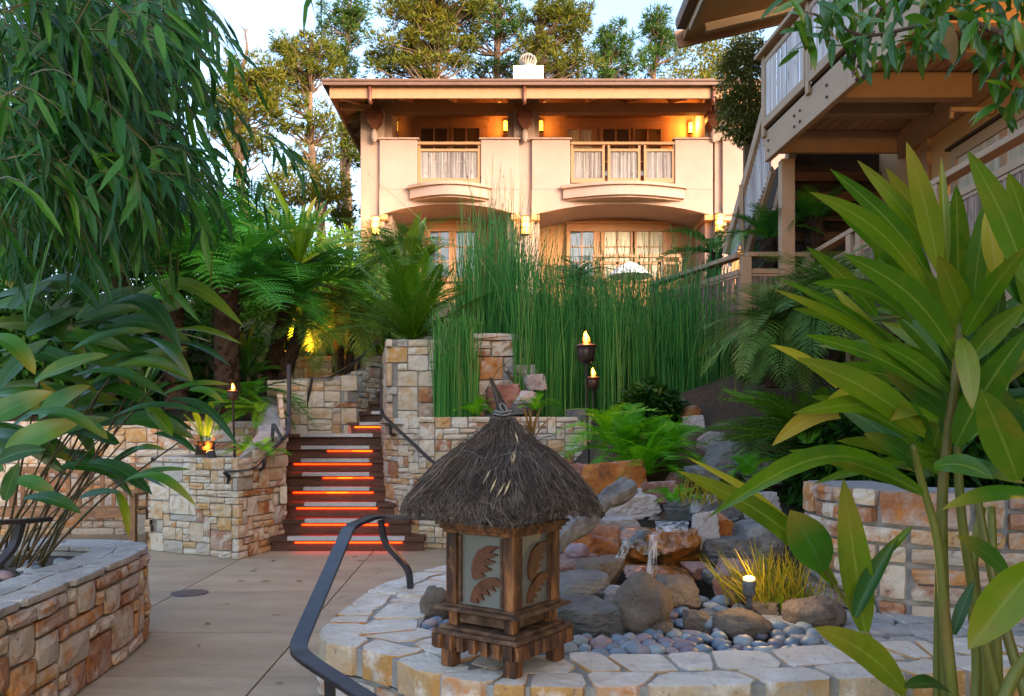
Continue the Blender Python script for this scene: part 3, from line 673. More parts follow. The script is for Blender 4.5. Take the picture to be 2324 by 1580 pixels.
rail('upper_handrail', 'thin far handrail rising beside the upper stone steps',
     [at(700, 858, 12.2), at(745, 858, 12.2), at(800, 826, 12.6), at(860, 772, 13.2)],
     [[at(708, 860, 12.2), at(700, 900, 12.25), at(700, 925, 12.3)], [at(830, 798, 12.9), at(815, 822, 13.0), at(812, 850, 13.1)]], w=.045)
# foreground handrail bolted to the fountain wall
rail('fountain_handrail', 'large dark bent metal handrail in front of the fountain wall', 
     [at(985, 1176, 4.9), at(850, 1172, 4.85), at(792, 1196, 4.5), at(672, 1474, 3.25), at(700, 1500, 3.12), at(880, 1615, 2.85)],
     [[at(864, 1180, 4.86), at(872, 1232, 4.86), at(928, 1292, 4.80), at(932, 1336, 4.80)], [at(748, 1532, 3.05), at(750, 1600, 3.07), at(752, 1700, 3.2)]], w=.07, h=.022, r=.09)
rail('planter_handrail', 'dark handrail end above the left planter pebbles', 
     [at(-140, 1190, 3.5), at(60, 1183, 3.9), at(106, 1178, 4.05)], [[at(48, 1186, 3.9), at(34, 1240, 3.9), at(0, 1275, 3.85), at(-40, 1325, 3.8)]], w=.07)
# teak bench in front of the back wall
bn = thing('wooden_bench', 'brown teak bench standing in shadow against the back wall', 'bench', (-5.2, 10.4, 0))
b = MB()
for k in range(5): 
    bb = MB(); bb.box((-6.6, 10.15 + k * .09, .43), (-4.72, 10.23 + k * .09, .455)); bb.build('seat_slat', M['bench'], bn)
for (x, y, h) in ((-6.58, 10.15, .62), (-4.78, 10.15, .62), (-6.58, 10.6, .95), (-4.78, 10.6, .95)):
    bb = MB(); bb.box((x - .035, y - .035, 0), (x + .035, y + .035, h)); bb.build('leg', M['bench'], bn)
for x in (-6.58, -4.78):
    bb = MB(); bb.box((x - .04, 10.08, .62), (x + .04, 10.62, .65)); bb.build('armrest', M['bench'], bn)
bb = MB(); bb.box((-6.6, 10.57, .88), (-4.76, 10.62, .97)); bb.build('back_rail', M['bench'], bn)
bb = MB(); bb.box((-6.54, 10.13, .35), (-4.82, 10.17, .425)); bb.build('apron', M['bench'], bn)
for k in range(12):
    bb = MB(); x = -6.45 + k * .15; bb.box((x - .025, 10.585, .46), (x + .025, 10.605, .88)); bb.build('back_slat', M['bench'], bn)

# ================================================================ LANTERN
LC = Vector((-.035, 3.345, .452))
ln = thing('garden_lantern', 'wooden lantern with dark thatched roof standing on the fountain wall', 'lantern', LC, R(55))
def lb(name, parts, m, parent=None, bevel=.003):
    b = MB()
    for a, c in parts: b.box(a, c)
    return b.build(name, m, parent or ln, local=True, bevel=bevel)
fo = .155
for sx in (-1, 1):
    for sy in (-1, 1):
        lb('foot', [((sx * fo - .029, sy * fo - .029, 0), (sx * fo + .029, sy * fo + .029, .085))], M['lwood'])
hb_ = .207
base = lb('base_frame', [((-hb_ + .012, -hb_ + .012, .085), (hb_ - .012, hb_ - .012, .128)), ((-hb_ - .003, -hb_ - .003, .134), (hb_ + .003, hb_ + .003, .152)), ((-hb_ + .02, -hb_ + .02, .152), (hb_ - .02, hb_ - .02, .166))], M['lwood2'])
for s in (-1, 1):
    for k in range(7):
        a = -hb_ + k * (2 * hb_ / 7)
        lb('apron_tile', [((a + .002, s * hb_ - .011, .078), (a + 2 * hb_ / 7 - .002, s * hb_ + .011, .134))], M['lwood'], base, .002)
        lb('apron_tile', [((s * hb_ - .011, a + .002 + .011, .078), (s * hb_ + .011, a + 2 * hb_ / 7 - .002 - .011, .134))], M['lwood'], base, .002)
for sx in (-1, 1):
    for sy in (-1, 1):
        lb('short_post', [((sx * .14 - .022, sy * .14 - .022, .166), (sx * .14 + .022, sy * .14 + .022, .226))], M['lwood'])
for s in (-1, 1):
    lb('inner_rail', [((-.118, s * .14 - .008, .178), (.118, s * .14 + .008, .215))], M['lwood2'])
    lb('inner_rail', [((s * .14 - .008, -.118, .178), (s * .14 + .008, .118, .215))], M['lwood2'])
lb('shelf', [((-.205, -.205, .232), (.205, .205, .246)), ((-.18, -.18, .225), (.18, .18, .232)), ((-.175, -.175, .246), (.175, .175, .256))], M['lwood2'])
hp = .170
for sx in (-1, 1):
    for sy in (-1, 1):
        cx, cy = sx * (hp - .026), sy * (hp - .026)
        po = lb('corner_post', [((cx - .026, cy - .026, .256), (cx + .026, cy + .026, .545))], M['lwood'])
        lb('moulding', [((cx - sx * .040 - .006, cy + sy * .012 - .006, .262), (cx - sx * .040 + .006, cy + sy * .012 + .006, .535)), ((cx + sx * .012 - .006, cy - sy * .040 - .006, .262), (cx + sx * .012 + .006, cy - sy * .040 + .006, .535))], M['lwood2'], po, 0)
lb('top_frame', [((-.19, -.19, .562), (.19, .19, .578)), ((-.178, -.178, .545), (.178, .178, .562)), ((-.202, -.202, .578), (.202, .202, .592))], M['lwood'])
UP = [(.88, .88), (.62, .875), (.45, .80), (.36, .68), (.31, .52), (.33, .39), (.38, .36), (.60, .43), (.50, .47), (.72, .54), (.57, .58), (.80, .655), (.62, .68), (.85, .76), (.68, .78)]
LO = [(.29, .03), (.31, .14), (.37, .25), (.50, .36), (.66, .42), (.80, .43), (.93, .35), (.97, .29), (.72, .30), (.79, .23), (.60, .25), (.68, .16), (.50, .17), (.56, .08), (.42, .09), (.46, .025)]
for k in range(4):
    ang = k * math.pi / 2; rot = Matrix.Rotation(ang, 3, 'Z')
    def tr(p): return tuple(rot @ Vector(p))
    b = MB(); b.box((-.125, -hp + .022, .256), (.125, -hp + .028, .545)); b.v = [tr(v) for v in b.v]
    g = b.build('glass_pane', M['frost'], ln, local=True)
    for poly in ([UP, LO] if k in (3, 1) else [UP, LO]):
        b = MB(); b.prism([(-.125 + .25 * u, .262 + .275 * v) for u, v in poly], -hp + .010, -hp + .021); b.v = [tr(v) for v in b.v]
        b.build('carved_leaf', M['carving'], g, local=True)
# thatched roof
prof = [(1.02, .034), (.985, .048), (.955, .066), (.92, .092), (.885, .132), (.85, .176), (.80, .232), (.755, .272), (.715, .306), (.68, .330), (.652, .342), (.64, .34)]
def rp(t): # t in 0..1 -> (z, r)
    i = min(int(t * (len(prof) - 1)), len(prof) - 2); q = t * (len(prof) - 1) - i
    return prof[i][0] + (prof[i + 1][0] - prof[i][0]) * q, prof[i][1] + (prof[i + 1][1] - prof[i][1]) * q
def sq(a, t):
    n = 2 + 2.2 * t
    return (abs(math.cos(a)) ** n + abs(math.sin(a)) ** n) ** (-1 / n)
def roofp(a, t, lift=0):
    z, r = rp(t); s = sq(a, t)
    z += -.028 * max(0, t - .6) * (math.sin(2 * a) ** 2) + .012 * math.sin(3 * a + 1) * t + .018 * math.sin(t * 9 + 2 * math.sin(a * 2)) * t * (1 - t) * 2
    return Vector(((r * s + lift * .8) * math.cos(a), (r * s + lift * .8) * math.sin(a), z + lift * .7))
b = MB(); n_, m_ = 40, 22
for j in range(m_ + 1):
    for i in range(n_): b.v.append(tuple(roofp(2 * math.pi * i / n_, j / m_)))
for j in range(m_):
    for i in range(n_): a = j * n_ + i; c = j * n_ + (i + 1) % n_; b.f.append((a, c, c + n_, a + n_))
b.v.append((0, 0, .63)); k = len(b.v) - 1
for i in range(n_): b.f.append((m_ * n_ + i, m_ * n_ + (i + 1) % n_, k))
roof = b.build('thatched_roof', M['thatch_base'], ln, local=True, smooth=True)
def strand(b, pts, wd):
    n = len(pts); base = len(b.v); d = (pts[-1] - pts[0]); side = d.cross(Vector((U(-1, 1), U(-1, 1), U(-1, 1))))
    if side.length < 1e-6: return
    side = side.normalized() * wd
    for i, p in enumerate(pts):
        k_ = 1 if i < n - 1 else .25
        b.v.append(tuple(p - side * k_)); b.v.append(tuple(p + side * k_))
    for i in range(n - 1): a = base + 2 * i; b.f.append((a, a + 1, a + 3, a + 2))
b = MB()
for i in range(15000):
    a = U(0, 2 * math.pi); t0 = U(0, 1) ** .72 * .97; ln_ = U(.10, .32); lift = U(.001, .016) + (.01 if .36 < t0 < .5 else 0)
    a += .05 * mnoise.noise(Vector((a * 9, t0 * 4, 0))); da = rng.gauss(0, .13) * (1.25 - t0) + .16 * mnoise.noise(Vector((a * 5, t0 * 5, 7))) + .05 * math.sin(a * 7 + t0 * 9); pts = []
    for k in range(5):
        t = t0 + ln_ * k / 4
        if t <= 1: p = roofp(a + da * k / 4, t, lift)
        else:
            p = roofp(a + da * k / 4, 1, lift); e = min(t - 1, .11)
            p = p + Vector((math.cos(a) * e * .10, math.sin(a) * e * .10, -e * .20 * U(.6, 1.3)))
        pts.append(p + Vector((U(-1, 1), U(-1, 1), U(-1, 1))) * .0055)
    strand(b, pts, U(.0008, .0021))
for i in range(1500):          # stray stalks
    a = U(0, 2 * math.pi); t0 = U(.1, .8); p = roofp(a, t0, .016); d = Vector((U(-1, 1), U(-1, 1), U(-.9, .2))); q = roofp(a + U(-.45, .45), min(1, t0 + U(.05, .22)), U(.012, .045))
    strand(b, [p, p.lerp(q, .5) + Vector((0, 0, U(0, .012))), q], U(.0006, .0012))
tuft_top = Vector((-.052, .0, 1.20))
rotI = Matrix.Rotation(-R(55), 3, 'Z')
tip = rotI @ Vector((-.055, .01, 0)) + Vector((0, 0, 1.185))
for i in range(1300):
    a = U(0, 6.28); r0 = U(.0, .036); p = Vector((r0 * math.cos(a), r0 * math.sin(a), U(.97, 1.02)))
    h = U(.25, 1) ** .7; q = Vector((tip.x * h, tip.y * h, 1.02 + (tip.z - 1.02) * h)) + Vector((U(-1, 1), U(-1, 1), 0)) * .017 * (1.1 - .75 * h)
    mid = Vector((p.x * .8, p.y * .8, 1.035)) if q.z > 1.05 else p.lerp(q, .5)
    strand(b, [p, mid, mid.lerp(q, .5), q], U(.001, .002))
b.build('thatch', M['thatch'], roof, local=True)['kind'] = 'stuff'
b = MB()
for zz, rr in ((1.028, .040), (1.012, .043), (1.040, .038)):
    b.tube([(rr * math.cos(a / 3.), rr * math.sin(a / 3.), zz + .004 * math.sin(a)) for a in range(20)], .004, 5)
v = rotI @ Vector((.0, -.045, 0))
b.tube([(v.x + .02 * math.cos(a / 3) , v.y + .02 * math.sin(a / 3) * .5, 1.055 + .018 * math.sin(a / 3)) for a in range(20)], .004, 5)
b.tube([tuple(roofp(a * .17, .44 + .02 * math.sin(a), .022)) for a in range(38)], .0025, 4)
b.build('binding_cord', M['drift'], roof, local=True)
def dryleaf(a, t, L=.04):
    p = roofp(a, t, .028); q = roofp(a + U(-.1, .1), min(1, t + L * 3), .026); s = (q - p).cross(Vector((0, 0, 1))).normalized() * .005
    b = MB(); b.add([tuple(p), tuple(p.lerp(q, .5) + s), tuple(q), tuple(p.lerp(q, .5) - s)], [(0, 1, 2, 3)]); b.build('dry_leaf', M['straw'], roof, local=True)
for px_, t_ in ((-2.60, .62), (-2.50, .66), (-2.44, .64), (-2.35, .42), (-2.28, .40), (-2.05, .22), (-1.55, .5), (-2.7, .55)): dryleaf(px_, t_)
# ================================================================ HOUSE ON THE HILL
Y0 = 23.0; YB = 24.7; YE = 21.6
hs = thing('villa', 'cream two storey villa with arched balconies up the hill', 'house', (0, YB, 5.0))
def hbx(name, x0, x1, y0, y1, Ya, Yb, m, parent=hs, bevel=0):
    b = MB(); b.box((X(x0, Ya), Ya, Z(y1, Ya)), (X(x1, Ya), Yb, Z(y0, Ya))); return b.build(name, M[m], parent, bevel=bevel)
GZ = 4.6
# rear walls and body
b = MB(); b.box((X(818, Y0 + .2), YB, GZ), (X(1760, YB), YB + 7, 11.82)); b.build('wall', M['stucco_tan'], hs)
# balcony fronts with arched undersides
def bay(pl, pr, rl, rr, spring, crown):
    xl, xr = X(pl, Y0), X(pr, Y0); zs, zc = Z(spring, Y0), Z(crown, Y0)
    ztop = Z(317, Y0); zr = Z(417, Y0); zfl = Z(430, Y0); n = 28
    arch = lambda x: zs + (zc - zs) * max(0, 1 - abs((x - (xl + xr) / 2) / ((xr - xl) / 2)) ** 2.1)
    b = MB(); c = MB()
    for i in range(n):
        a, e = xl + (xr - xl) * i / n, xl + (xr - xl) * (i + 1) / n
        b.hex([(a, Y0, arch(a)), (e, Y0, arch(e)), (e, YB - .002, arch(e)), (a, YB - .002, arch(a))], [(a, Y0, zfl), (e, Y0, zfl), (e, YB - .002, zfl), (a, YB - .002, zfl)])
        c.hex([(a, Y0 + .3, arch(a) - .02), (e, Y0 + .3, arch(e) - .02), (e, Y0 + .33, arch(e) - .02), (a, Y0 + .33, arch(a) - .02)], [(a, Y0 + .3, arch(a) + .05), (e, Y0 + .3, arch(e) + .05), (e, Y0 + .33, arch(e) + .05), (a, Y0 + .33, arch(a) + .05)])
    b.build('balcony_slab', M['stucco'], hs)
    p = MB(); p.box((xl, Y0, zfl), (X(rl, Y0), Y0 + .28, ztop)); p.build('parapet', M['stucco'], hs, bevel=.02)
    p = MB(); p.box((X(rr, Y0), Y0, zfl), (xr, Y0 + .28, ztop)); p.build('parapet', M['stucco'], hs, bevel=.02)
    p = MB(); p.box((X(rl, Y0), Y0 + .002, zfl), (X(rr, Y0), Y0 + .28, zr)); p.build('sill', M['stucco'], hs)
    for a, e in ((xl, X(rl, Y0)), (X(rr, Y0), xr)):
        p = MB(); p.box((a - .05, Y0 - .05, ztop), (e + .05, Y0 + .33, ztop + .05)); p.build('parapet_cap', M['stucco'], hs, bevel=.012)
        p = MB(); q_ = xl - .02 if a == xl else xr - .23; p.box((q_, Y0 + .01, zs - .12), (q_ + .25, YB, zs + .02)); p.build('corbel', M['trim'], hs)
    # bowed ledge
    la, lc = X(rl - 16, Y0), X(rr + 20, Y0); q = []
    for i in range(17):
        u = i / 16; q.append((la + (lc - la) * u, Y0 - .10 - .42 * math.sin(math.pi * u)))
    for z0, z1, ex, mm in ((Z(446, Y0 - .3), Z(424, Y0 - .3), 0, 'stucco'), (Z(424, Y0 - .3), Z(417, Y0 - .3), .06, 'trim'), (Z(450, Y0 - .3), Z(446, Y0 - .3), -.08, 'trim')):
        poly = [(x + (ex if x > (la + lc) / 2 else -ex), y - ex) for x, y in q] + [(lc + ex, Y0 + .0), (la - ex, Y0 + .0)]
        p = MB(); p.prism(poly, z0, z1, 'z'); p.build('ledge', M[mm if mm != 'trim' else 'stucco_old'], hs)
bay(861, 1177, 947, 1091, 488, 463)
bay(1207, 1618, 1294, 1532, 489, 462)
p = MB(); p.box((X(1640, Y0), Y0, Z(500, Y0)), (X(1790, Y0), Y0 + .3, Z(318, Y0))); p.build('parapet', M['stucco'], hs, bevel=.02)
p = MB(); p.box((X(1637, Y0), Y0 - .05, Z(318, Y0)), (X(1790, Y0), Y0 + .33, Z(318, Y0) + .05)); p.build('parapet_cap', M['stucco'], hs)
# pilasters
for a, c, m in ((818, 872, 'stucco_old'), (1166, 1213, 'stucco'), (1622, 1650, 'stucco')):
    p = MB(); p.box((X(a, Y0 + .12), Y0 + .12, GZ), (X(c, Y0 + .12), YB, Z(244, Y0))); p.build('pilaster', M[m], hs, bevel=.02)
for a, c in ((872, 889), (1152, 1224), (1600, 1660)):
    p = MB(); p.box((X(a, Y0 + .35), Y0 + .35, GZ), (X(c, Y0 + .35), YB, 11.2)); p.build('pilaster', M['stucco'], hs)
p = MB(); p.box((X(830, Y0 + .3), Y0 + .3, Z(246, Y0)), (X(1700, Y0 + .3), Y0 + .55, 11.0)); p.build('header_beam', M['trim'], hs)
# roof: gutter, fascia, sloped soffit, rafters
xe0, xe1 = X(748, YE), X(1760, YE); ze = Z(223, YE); zt = Z(199, YE)
p = MB(); p.box((xe0, YE, ze), (xe1, YE + .06, zt)); p.build('fascia', M['trim'], hs)
p = MB(); p.box((xe0, YE + .06, ze), (xe0 + .06, YB + 7, zt)); p.build('fascia', M['trim'], hs)
gp = [(-.16, zt + .01), (-.02, zt + .01), (-.02, zt + .16), (-.19, zt + .16), (-.19, zt + .11), (-.16, zt + .08)]
p = MB(); p.prism([(YE + a, z) for a, z in gp], xe0 - .16, xe1, 'x'); p.build('gutter', M['gutter'], hs)
p = MB(); p.prism([(xe0 + a, z) for a, z in gp], YE - .1, YB + 7); p.build('gutter', M['gutter'], hs)
sl = math.tan(R(19.5))
def rz(y): return zt + (y - YE) * sl
p = MB(); p.hex([(xe0 + .05, YE + .05, zt - .02), (xe1, YE + .05, zt - .02), (xe1, YB + 3.6, rz(YB + 3.6) - .02), (xe0 + .05 + 2, YB + 3.6, rz(YB + 3.6) - .02)],
                [(xe0, YE, zt + .10), (xe1, YE, zt + .10), (xe1, YB + 3.6, rz(YB + 3.6) + .10), (xe0 + 2, YB + 3.6, rz(YB + 3.6) + .10)]); p.build('roof', M['roof'], hs)
p = MB(); p.hex([(xe0 + .05, YE + .05, zt - .04), (xe0 + 1.2, YE + .4, zt + .25), (xe0 + 1.6, YB + 7, zt + .4), (xe0 + .05, YB + 7, zt - .04)],
                [(xe0, YE, zt + .02), (xe0 + 1.2, YE + .4, zt + .31), (xe0 + 1.6, YB + 7, zt + .46), (xe0, YB + 7, zt + .02)]); p.build('soffit', M['trim'], hs)
p = MB(); p.hex([(xe0 + .1, YE + .06, zt - .05), (xe1, YE + .06, zt - .05), (xe1, YB, rz(YB) - .05), (xe0 + .9, YB, rz(YB) - .05)],
                [(xe0 + .1, YE + .06, zt - .024), (xe1, YE + .06, zt - .024), (xe1, YB, rz(YB) - .024), (xe0 + .9, YB, rz(YB) - .024)]); p.build('soffit', M['stucco_tan'], hs)
for px in (915, 1022, 1133, 1240, 1345, 1450, 1555, 1640):
    xc = X(px, YE + 1.2); p = MB(); p.bar((xc, YE + .06, zt - .15), (xc, YB, rz(YB) - .15), .11, .20); p.build('rafter', M['trim'], hs)
for k in range(5):
    y = YE + .9 + k * 1.0; p = MB(); p.bar((xe0 + .06, y, zt - .13), (X(818, Y0) + .4, y + (.5 if k == 0 else 0), zt + .02), .09, .16); p.build('rafter', M['trim'], hs)
p = MB(); p.bar((xe0 + .1, YE + .1, zt - .13), (X(835, Y0), Y0 + .2, zt + .2), .1, .18); p.build('hip_rafter', M['trim'], hs)
# downpipes with copper conductor heads
for px, dx in ((849, -22), (1191, -2), (1619, -2)):
    Yp = Y0 - .06
    dp = MB(); top = Vector((X(px + dx * .4, YE), YE - .06, zt + .02)); c = Vector((X(px, Yp), Yp, Z(256, Yp)))
    dp.tube(rounded([top, top + Vector((0, .02, -.45)), c + Vector((0, 0, .35)), c], .1, 4), .05, 8); d_ = dp.build('downpipe', M['copper'], hs, smooth=True)
    w_ = .2; zt_ = Z(256, Yp); b = MB()
    def ring(z, h, d): return [(c.x - h, Yp - d, z), (c.x + h, Yp - d, z), (c.x + h, Yp + .17, z), (c.x - h, Yp + .17, z)]
    b.hex(ring(zt_ - .07, .235, .19), ring(zt_, .235, .19)); b.hex(ring(zt_ - .26, .19, .15), ring(zt_ - .071, .2, .16)); b.hex(ring(zt_ - .46, .05, .03), ring(zt_ - .262, .19, .15))
    b.build('conductor_head', M['copper'], d_)
    b = MB(); b.lathe([(.04, -.44), (.055, -.50), (.09, -.56), (.10, -.70), (.05, -.82), (.02, -.84)], (c.x, Yp + .03, zt_), 10); b.build('spout', M['stucco'], d_, smooth=True)
# windows
def door_set(fx0, fx1, fy0, fy1, leaves, py0, py1, key, rows=1, Yw=YB - .03):
    p = MB(); b = MB()
    z0, z1 = Z(fy1, Yw), Z(fy0, Yw); fr = thing_part('window', hs, (X(fx0, Yw), Yw, z0))
    t_ = MB(); t_.box((X(fx0, Yw), Yw - .08, z1 - .22), (X(fx1, Yw), Yw, z1)); t_.build('frame', M['trim'], fr)
    t_ = MB(); t_.box((X(fx0 - 3, Yw), Yw - .14, z1), (X(fx1 + 3, Yw), Yw, z1 + .06)); t_.build('head_trim', M['trim'], fr)
    edges = [fx0] + [q for l in leaves for q in (l[0] - 9, l[1] + 9)] + [fx1]
    for k in range(0, len(edges), 2):
        t_ = MB(); t_.box((X(edges[k], Yw), Yw - .06, z0), (X(edges[k + 1], Yw), Yw, z1 - .221)); t_.build('frame', M['trim'], fr)
    for (a, c, mk) in leaves:
        t_ = MB(); zt2, zb2 = Z(py0, Yw), Z(py1, Yw)
        for u, v in ((a - 9, a), (c, c + 9)): t_.box((X(u, Yw) + .004, Yw - .10, z0), (X(v, Yw), Yw - .02, z1 - .23))
        t_.box((X(a, Yw), Yw - .10, zt2), (X(c, Yw), Yw - .02, z1 - .23))
        t_.box((X(a, Yw), Yw - .10, z0), (X(c, Yw), Yw - .02, zb2)); t_.build('sash', M['trim'], fr)
        xm = X((a + c) / 2, Yw); m2 = MB(); m2.box((xm - .02, Yw - .095, zb2), (xm + .02, Yw - .05, zt2))
        zz = [zb2 + (zt2 - zb2) * i / rows for i in range(rows + 1)]
        for q in zz[1:-1]: m2.box((X(a, Yw), Yw - .093, q - .015), (xm - .021, Yw - .052, q + .015)); m2.box((xm + .021, Yw - .093, q - .015), (X(c, Yw), Yw - .052, q + .015))
        m2.build('muntin', M['trim'], fr)
        for i in range(rows):
            for (xa, xc) in ((X(a, Yw), xm - .02), (xm + .02, X(c, Yw))):
                g = MB(); g.box((xa, Yw - .06, zz[i]), (xc, Yw - .05, zz[i + 1])); g.build('pane', M[mk], fr)
def thing_part(name, parent, loc):
    o = bpy.data.objects.new(name, None); COL.objects.link(o); o.parent = parent; o.location = Vector(loc) - origin(parent); o.empty_display_size = .1; return o
door_set(939, 1107, 275, 416, [(956, 1015, 'pane'), (1029, 1088, 'pane')], 294, 405, 'pane', 3)
door_set(1270, 1516, 276, 416, [(1288, 1344, 'curtain'), (1368, 1426, 'pane'), (1440, 1498, 'pane')], 296, 405, 'pane', 3)
door_set(960, 1090, 510, 640, [(978, 1019, 'pane_sky'), (1036, 1078, 'pane_sky')], 527, 630, 'pane_sky', 3)
door_set(1286, 1522, 510, 640, [(1294, 1346, 'pane_sky'), (1372, 1430, 'curtain'), (1444, 1503, 'curtain')], 527, 630, 'pane_sky', 3)
# reed railings
def reeds(parent, p0, p1, z0, z1, m, step=.028, name='reed_screen', dz0=0, dz1=0, off=0):
    p0 = Vector(p0); p1 = Vector(p1); d = (p1 - p0); L = d.length; d.normalize(); nrm = Vector((d.y, -d.x, 0)); b = MB(); n = int(L / step)
    for i in range(n):
        s = (i + .5) * L / n; w_ = step * U(.38, .55); t_ = s / L
        q = p0 + d * s + nrm * U(-.004, .006); jz = U(-.008, .008); a = q - d * w_; c = q + d * w_; e = q + nrm * step * .5
        za, zb = z0 + dz0 * t_, z1 + dz1 * t_ + jz; l_ = U(-.006, .006)
        b.add([(a.x, a.y, za), (e.x, e.y, za), (c.x, c.y, za), (a.x + d.x * l_, a.y + d.y * l_, zb), (e.x + d.x * l_, e.y + d.y * l_, zb), (c.x + d.x * l_, c.y + d.y * l_, zb)], [(0, 1, 4, 3), (1, 2, 5, 4), (2, 0, 3, 5)])
    o = b.build(name, M[m], parent); o['kind'] = 'stuff'; return o
def house_rail(x0, x1, groups):
    Yr = Y0 + .1
    r_ = thing_part('balcony_railing', hs, (X(x0, Yr), Yr, Z(416, Yr)))
    p = MB(); p.box((X(x0, Yr), Yr - .08, Z(330, Yr)), (X(x1, Yr), Yr + .08, Z(324, Yr))); p.build('handrail', M['trim'], r_)
    for a, c in groups:
        p = MB()
        p.box((X(a, Yr), Yr - .05, Z(345, Yr)), (X(c, Yr), Yr + .05, Z(339, Yr)))
        p.box((X(a, Yr), Yr - .05, Z(416, Yr)), (X(c, Yr), Yr + .05, Z(406, Yr)))
        p.box((X(a, Yr), Yr - .05, Z(406, Yr)), (X(a + 6, Yr), Yr + .05, Z(345, Yr)))
        p.box((X(c - 6, Yr), Yr - .05, Z(406, Yr)), (X(c, Yr), Yr + .05, Z(345, Yr)))
        p.box((X(a, Yr), Yr - .04, Z(339, Yr)), (X(a + 5, Yr), Yr + .04, Z(330, Yr))); p.box((X(c - 5, Yr), Yr - .04, Z(339, Yr)), (X(c, Yr), Yr + .04, Z(330, Yr)))
        p.build('panel_frame', M['trim'], r_)
        reeds(r_, (X(a + 6, Yr), Yr, 0), (X(c - 6, Yr), Yr, 0), Z(406, Yr), Z(346, Yr), 'reed_villa', .036)
house_rail(948, 1091, [(949, 1090)])
house_rail(1295, 1532, [(1296, 1372), (1379, 1453), (1461, 1531)])
Yr = Y0 - .2
p = MB(); p.box((X(1345, Yr), Yr, Z(584, Yr)), (X(1545, Yr), Yr + .12, Z(577, Yr))); p.box((X(1345, Yr), Yr + .02, Z(600, Yr)), (X(1545, Yr), Yr + .09, Z(594, Yr))); p.build('terrace_rail', M['trim'], hs)
for a in range(1350, 1546, 48):
    p = MB(); p.box((X(a, Yr), Yr + .02, Z(640, Yr)), (X(a + 6, Yr), Yr + .09, Z(584, Yr))); p.build('terrace_post', M['trim'], hs)
# wall sconces
def sconce(px, py, Yw, lit, sc=1.0):
    c = at(px, py, Yw); s_ = thing_part('wall_sconce', hs, c)
    b = MB(); b.lathe([(.10 * sc, -.25 * sc), (.11 * sc, -.24 * sc), (.11 * sc, .24 * sc), (.10 * sc, .25 * sc)], c, 12); b.build('shade', M['sconce' if lit else 'sconce_off'], s_, smooth=True)
    b = MB()
    for z in (-.27, -.08, .08, .25): b.lathe([(.112 * sc, z * sc), (.125 * sc, z * sc), (.125 * sc, (z + .02) * sc), (.112 * sc, (z + .02) * sc)], c, 12)
    b.build('band', M['trim_dark'], s_)
    if lit: point('sconce_light', c + Vector((0, -.25, 0)), (1, .42, .08), 16 * lit, .1, s_)
sconce(852, 513, Y0 - .05, 1.0); sconce(1192, 512, Y0 - .05, 1.0); sconce(1632, 507, Y0 - .05, .8)
sconce(898, 287, YB - .15, .35, .62); sconce(1147, 287, YB - .15, .6, .62); sconce(1228, 287, YB - .15, .35, .62); sconce(1567, 291, YB - .15, 1.5, .62)
# roof vent
c = at(1198, 173, 26.0); vt = thing_part('roof_vent', hs, c)
b = MB(); x0, x1 = X(1165, 26), X(1232, 26); zz = Z(190, 26); zs = Z(165, 26); zp = Z(158, 26)
b.hex([(x0, 25.5, zz - .5), (x1, 25.5, zz - .5), (x1, 26.5, zz - .5), (x0, 26.5, zz - .5)], [(x0, 25.5, zs), (x1, 25.5, zs), (x1, 26.5, zs), (x0, 26.5, zs)])
b.hex([(x0, 25.5, zs + .001), (x1, 25.5, zs + .001), (x1, 26.5, zs + .001), (x0, 26.5, zs + .001)], [(x0 + .3, 25.8, zp), (x1 - .3, 25.8, zp), (x1 - .3, 26.2, zp), (x0 + .3, 26.2, zp)]); b.build('chimney', M['white'], vt)
b = MB(); b.lathe([(.2, 0), (.2, .12), (.15, .13)], (c.x, 26, zp - .01), 16)
for k in range(18):
    a = k * 2 * math.pi / 18; q = []
    for (r_, z_) in ((.17, .12), (.24, .18), (.27, .28), (.24, .38), (.14, .45)): q.append((c.x + r_ * math.cos(a + z_), 26 + r_ * math.sin(a + z_), zp + z_))
    b.sweep(q, [(-.03, -.006), (.03, -.006), (.03, .006), (-.03, .006)])
b.lathe([(.16, .45), (.15, .47), (.02, .48)], (c.x, 26, zp), 14); b.build('turbine', M['galv'], vt)
# white canvas parasol on the villa terrace
c = at(1430, 628, 21.3); pz = thing('patio_umbrella', 'white canvas umbrella canopy in front of the villa terrace', 'umbrella', (c.x, c.y, hill(c.x, c.y) - .1))
b = MB(); b.lathe([(.62, 0), (.60, .02), (.3, .27), (.03, .40)], c, 8); b.build('canopy', M['canvas'], pz)
b = MB(); b.tube([(c.x, c.y, hill(c.x, c.y) - .3), (c.x, c.y, c.z + .4)], .03, 8); b.build('pole', M['trim'], pz)

# ================================================================ RIGHT HAND BUILDING
WX = 4.8
rb = thing('lodge', 'taupe timber lodge with raised decks on the right side', 'house', (WX, 8, 0))
def bx(name, a, c, m, parent=rb, bevel=0):
    b = MB(); b.box(a, c); return b.build(name, M[m], parent, bevel=bevel)
bx('wall', (WX, -14, -.5), (WX + 5, 12.2, 7.75), 'wall_r')
bx('end_wall', (3.66, 10.5, -.4), (WX - .01, 12.2, 5.08), 'dark')  # near-black block carries the darkness under the deck in its colour
for k in range(9): bx('louvre', (3.68, 10.42, 2.6 + k * .26), (WX - .02, 10.49, 2.72 + k * .26), 'stairwood')
def fx(y): return 3.14 + .068 * (10 - y)
DZ = 4.78
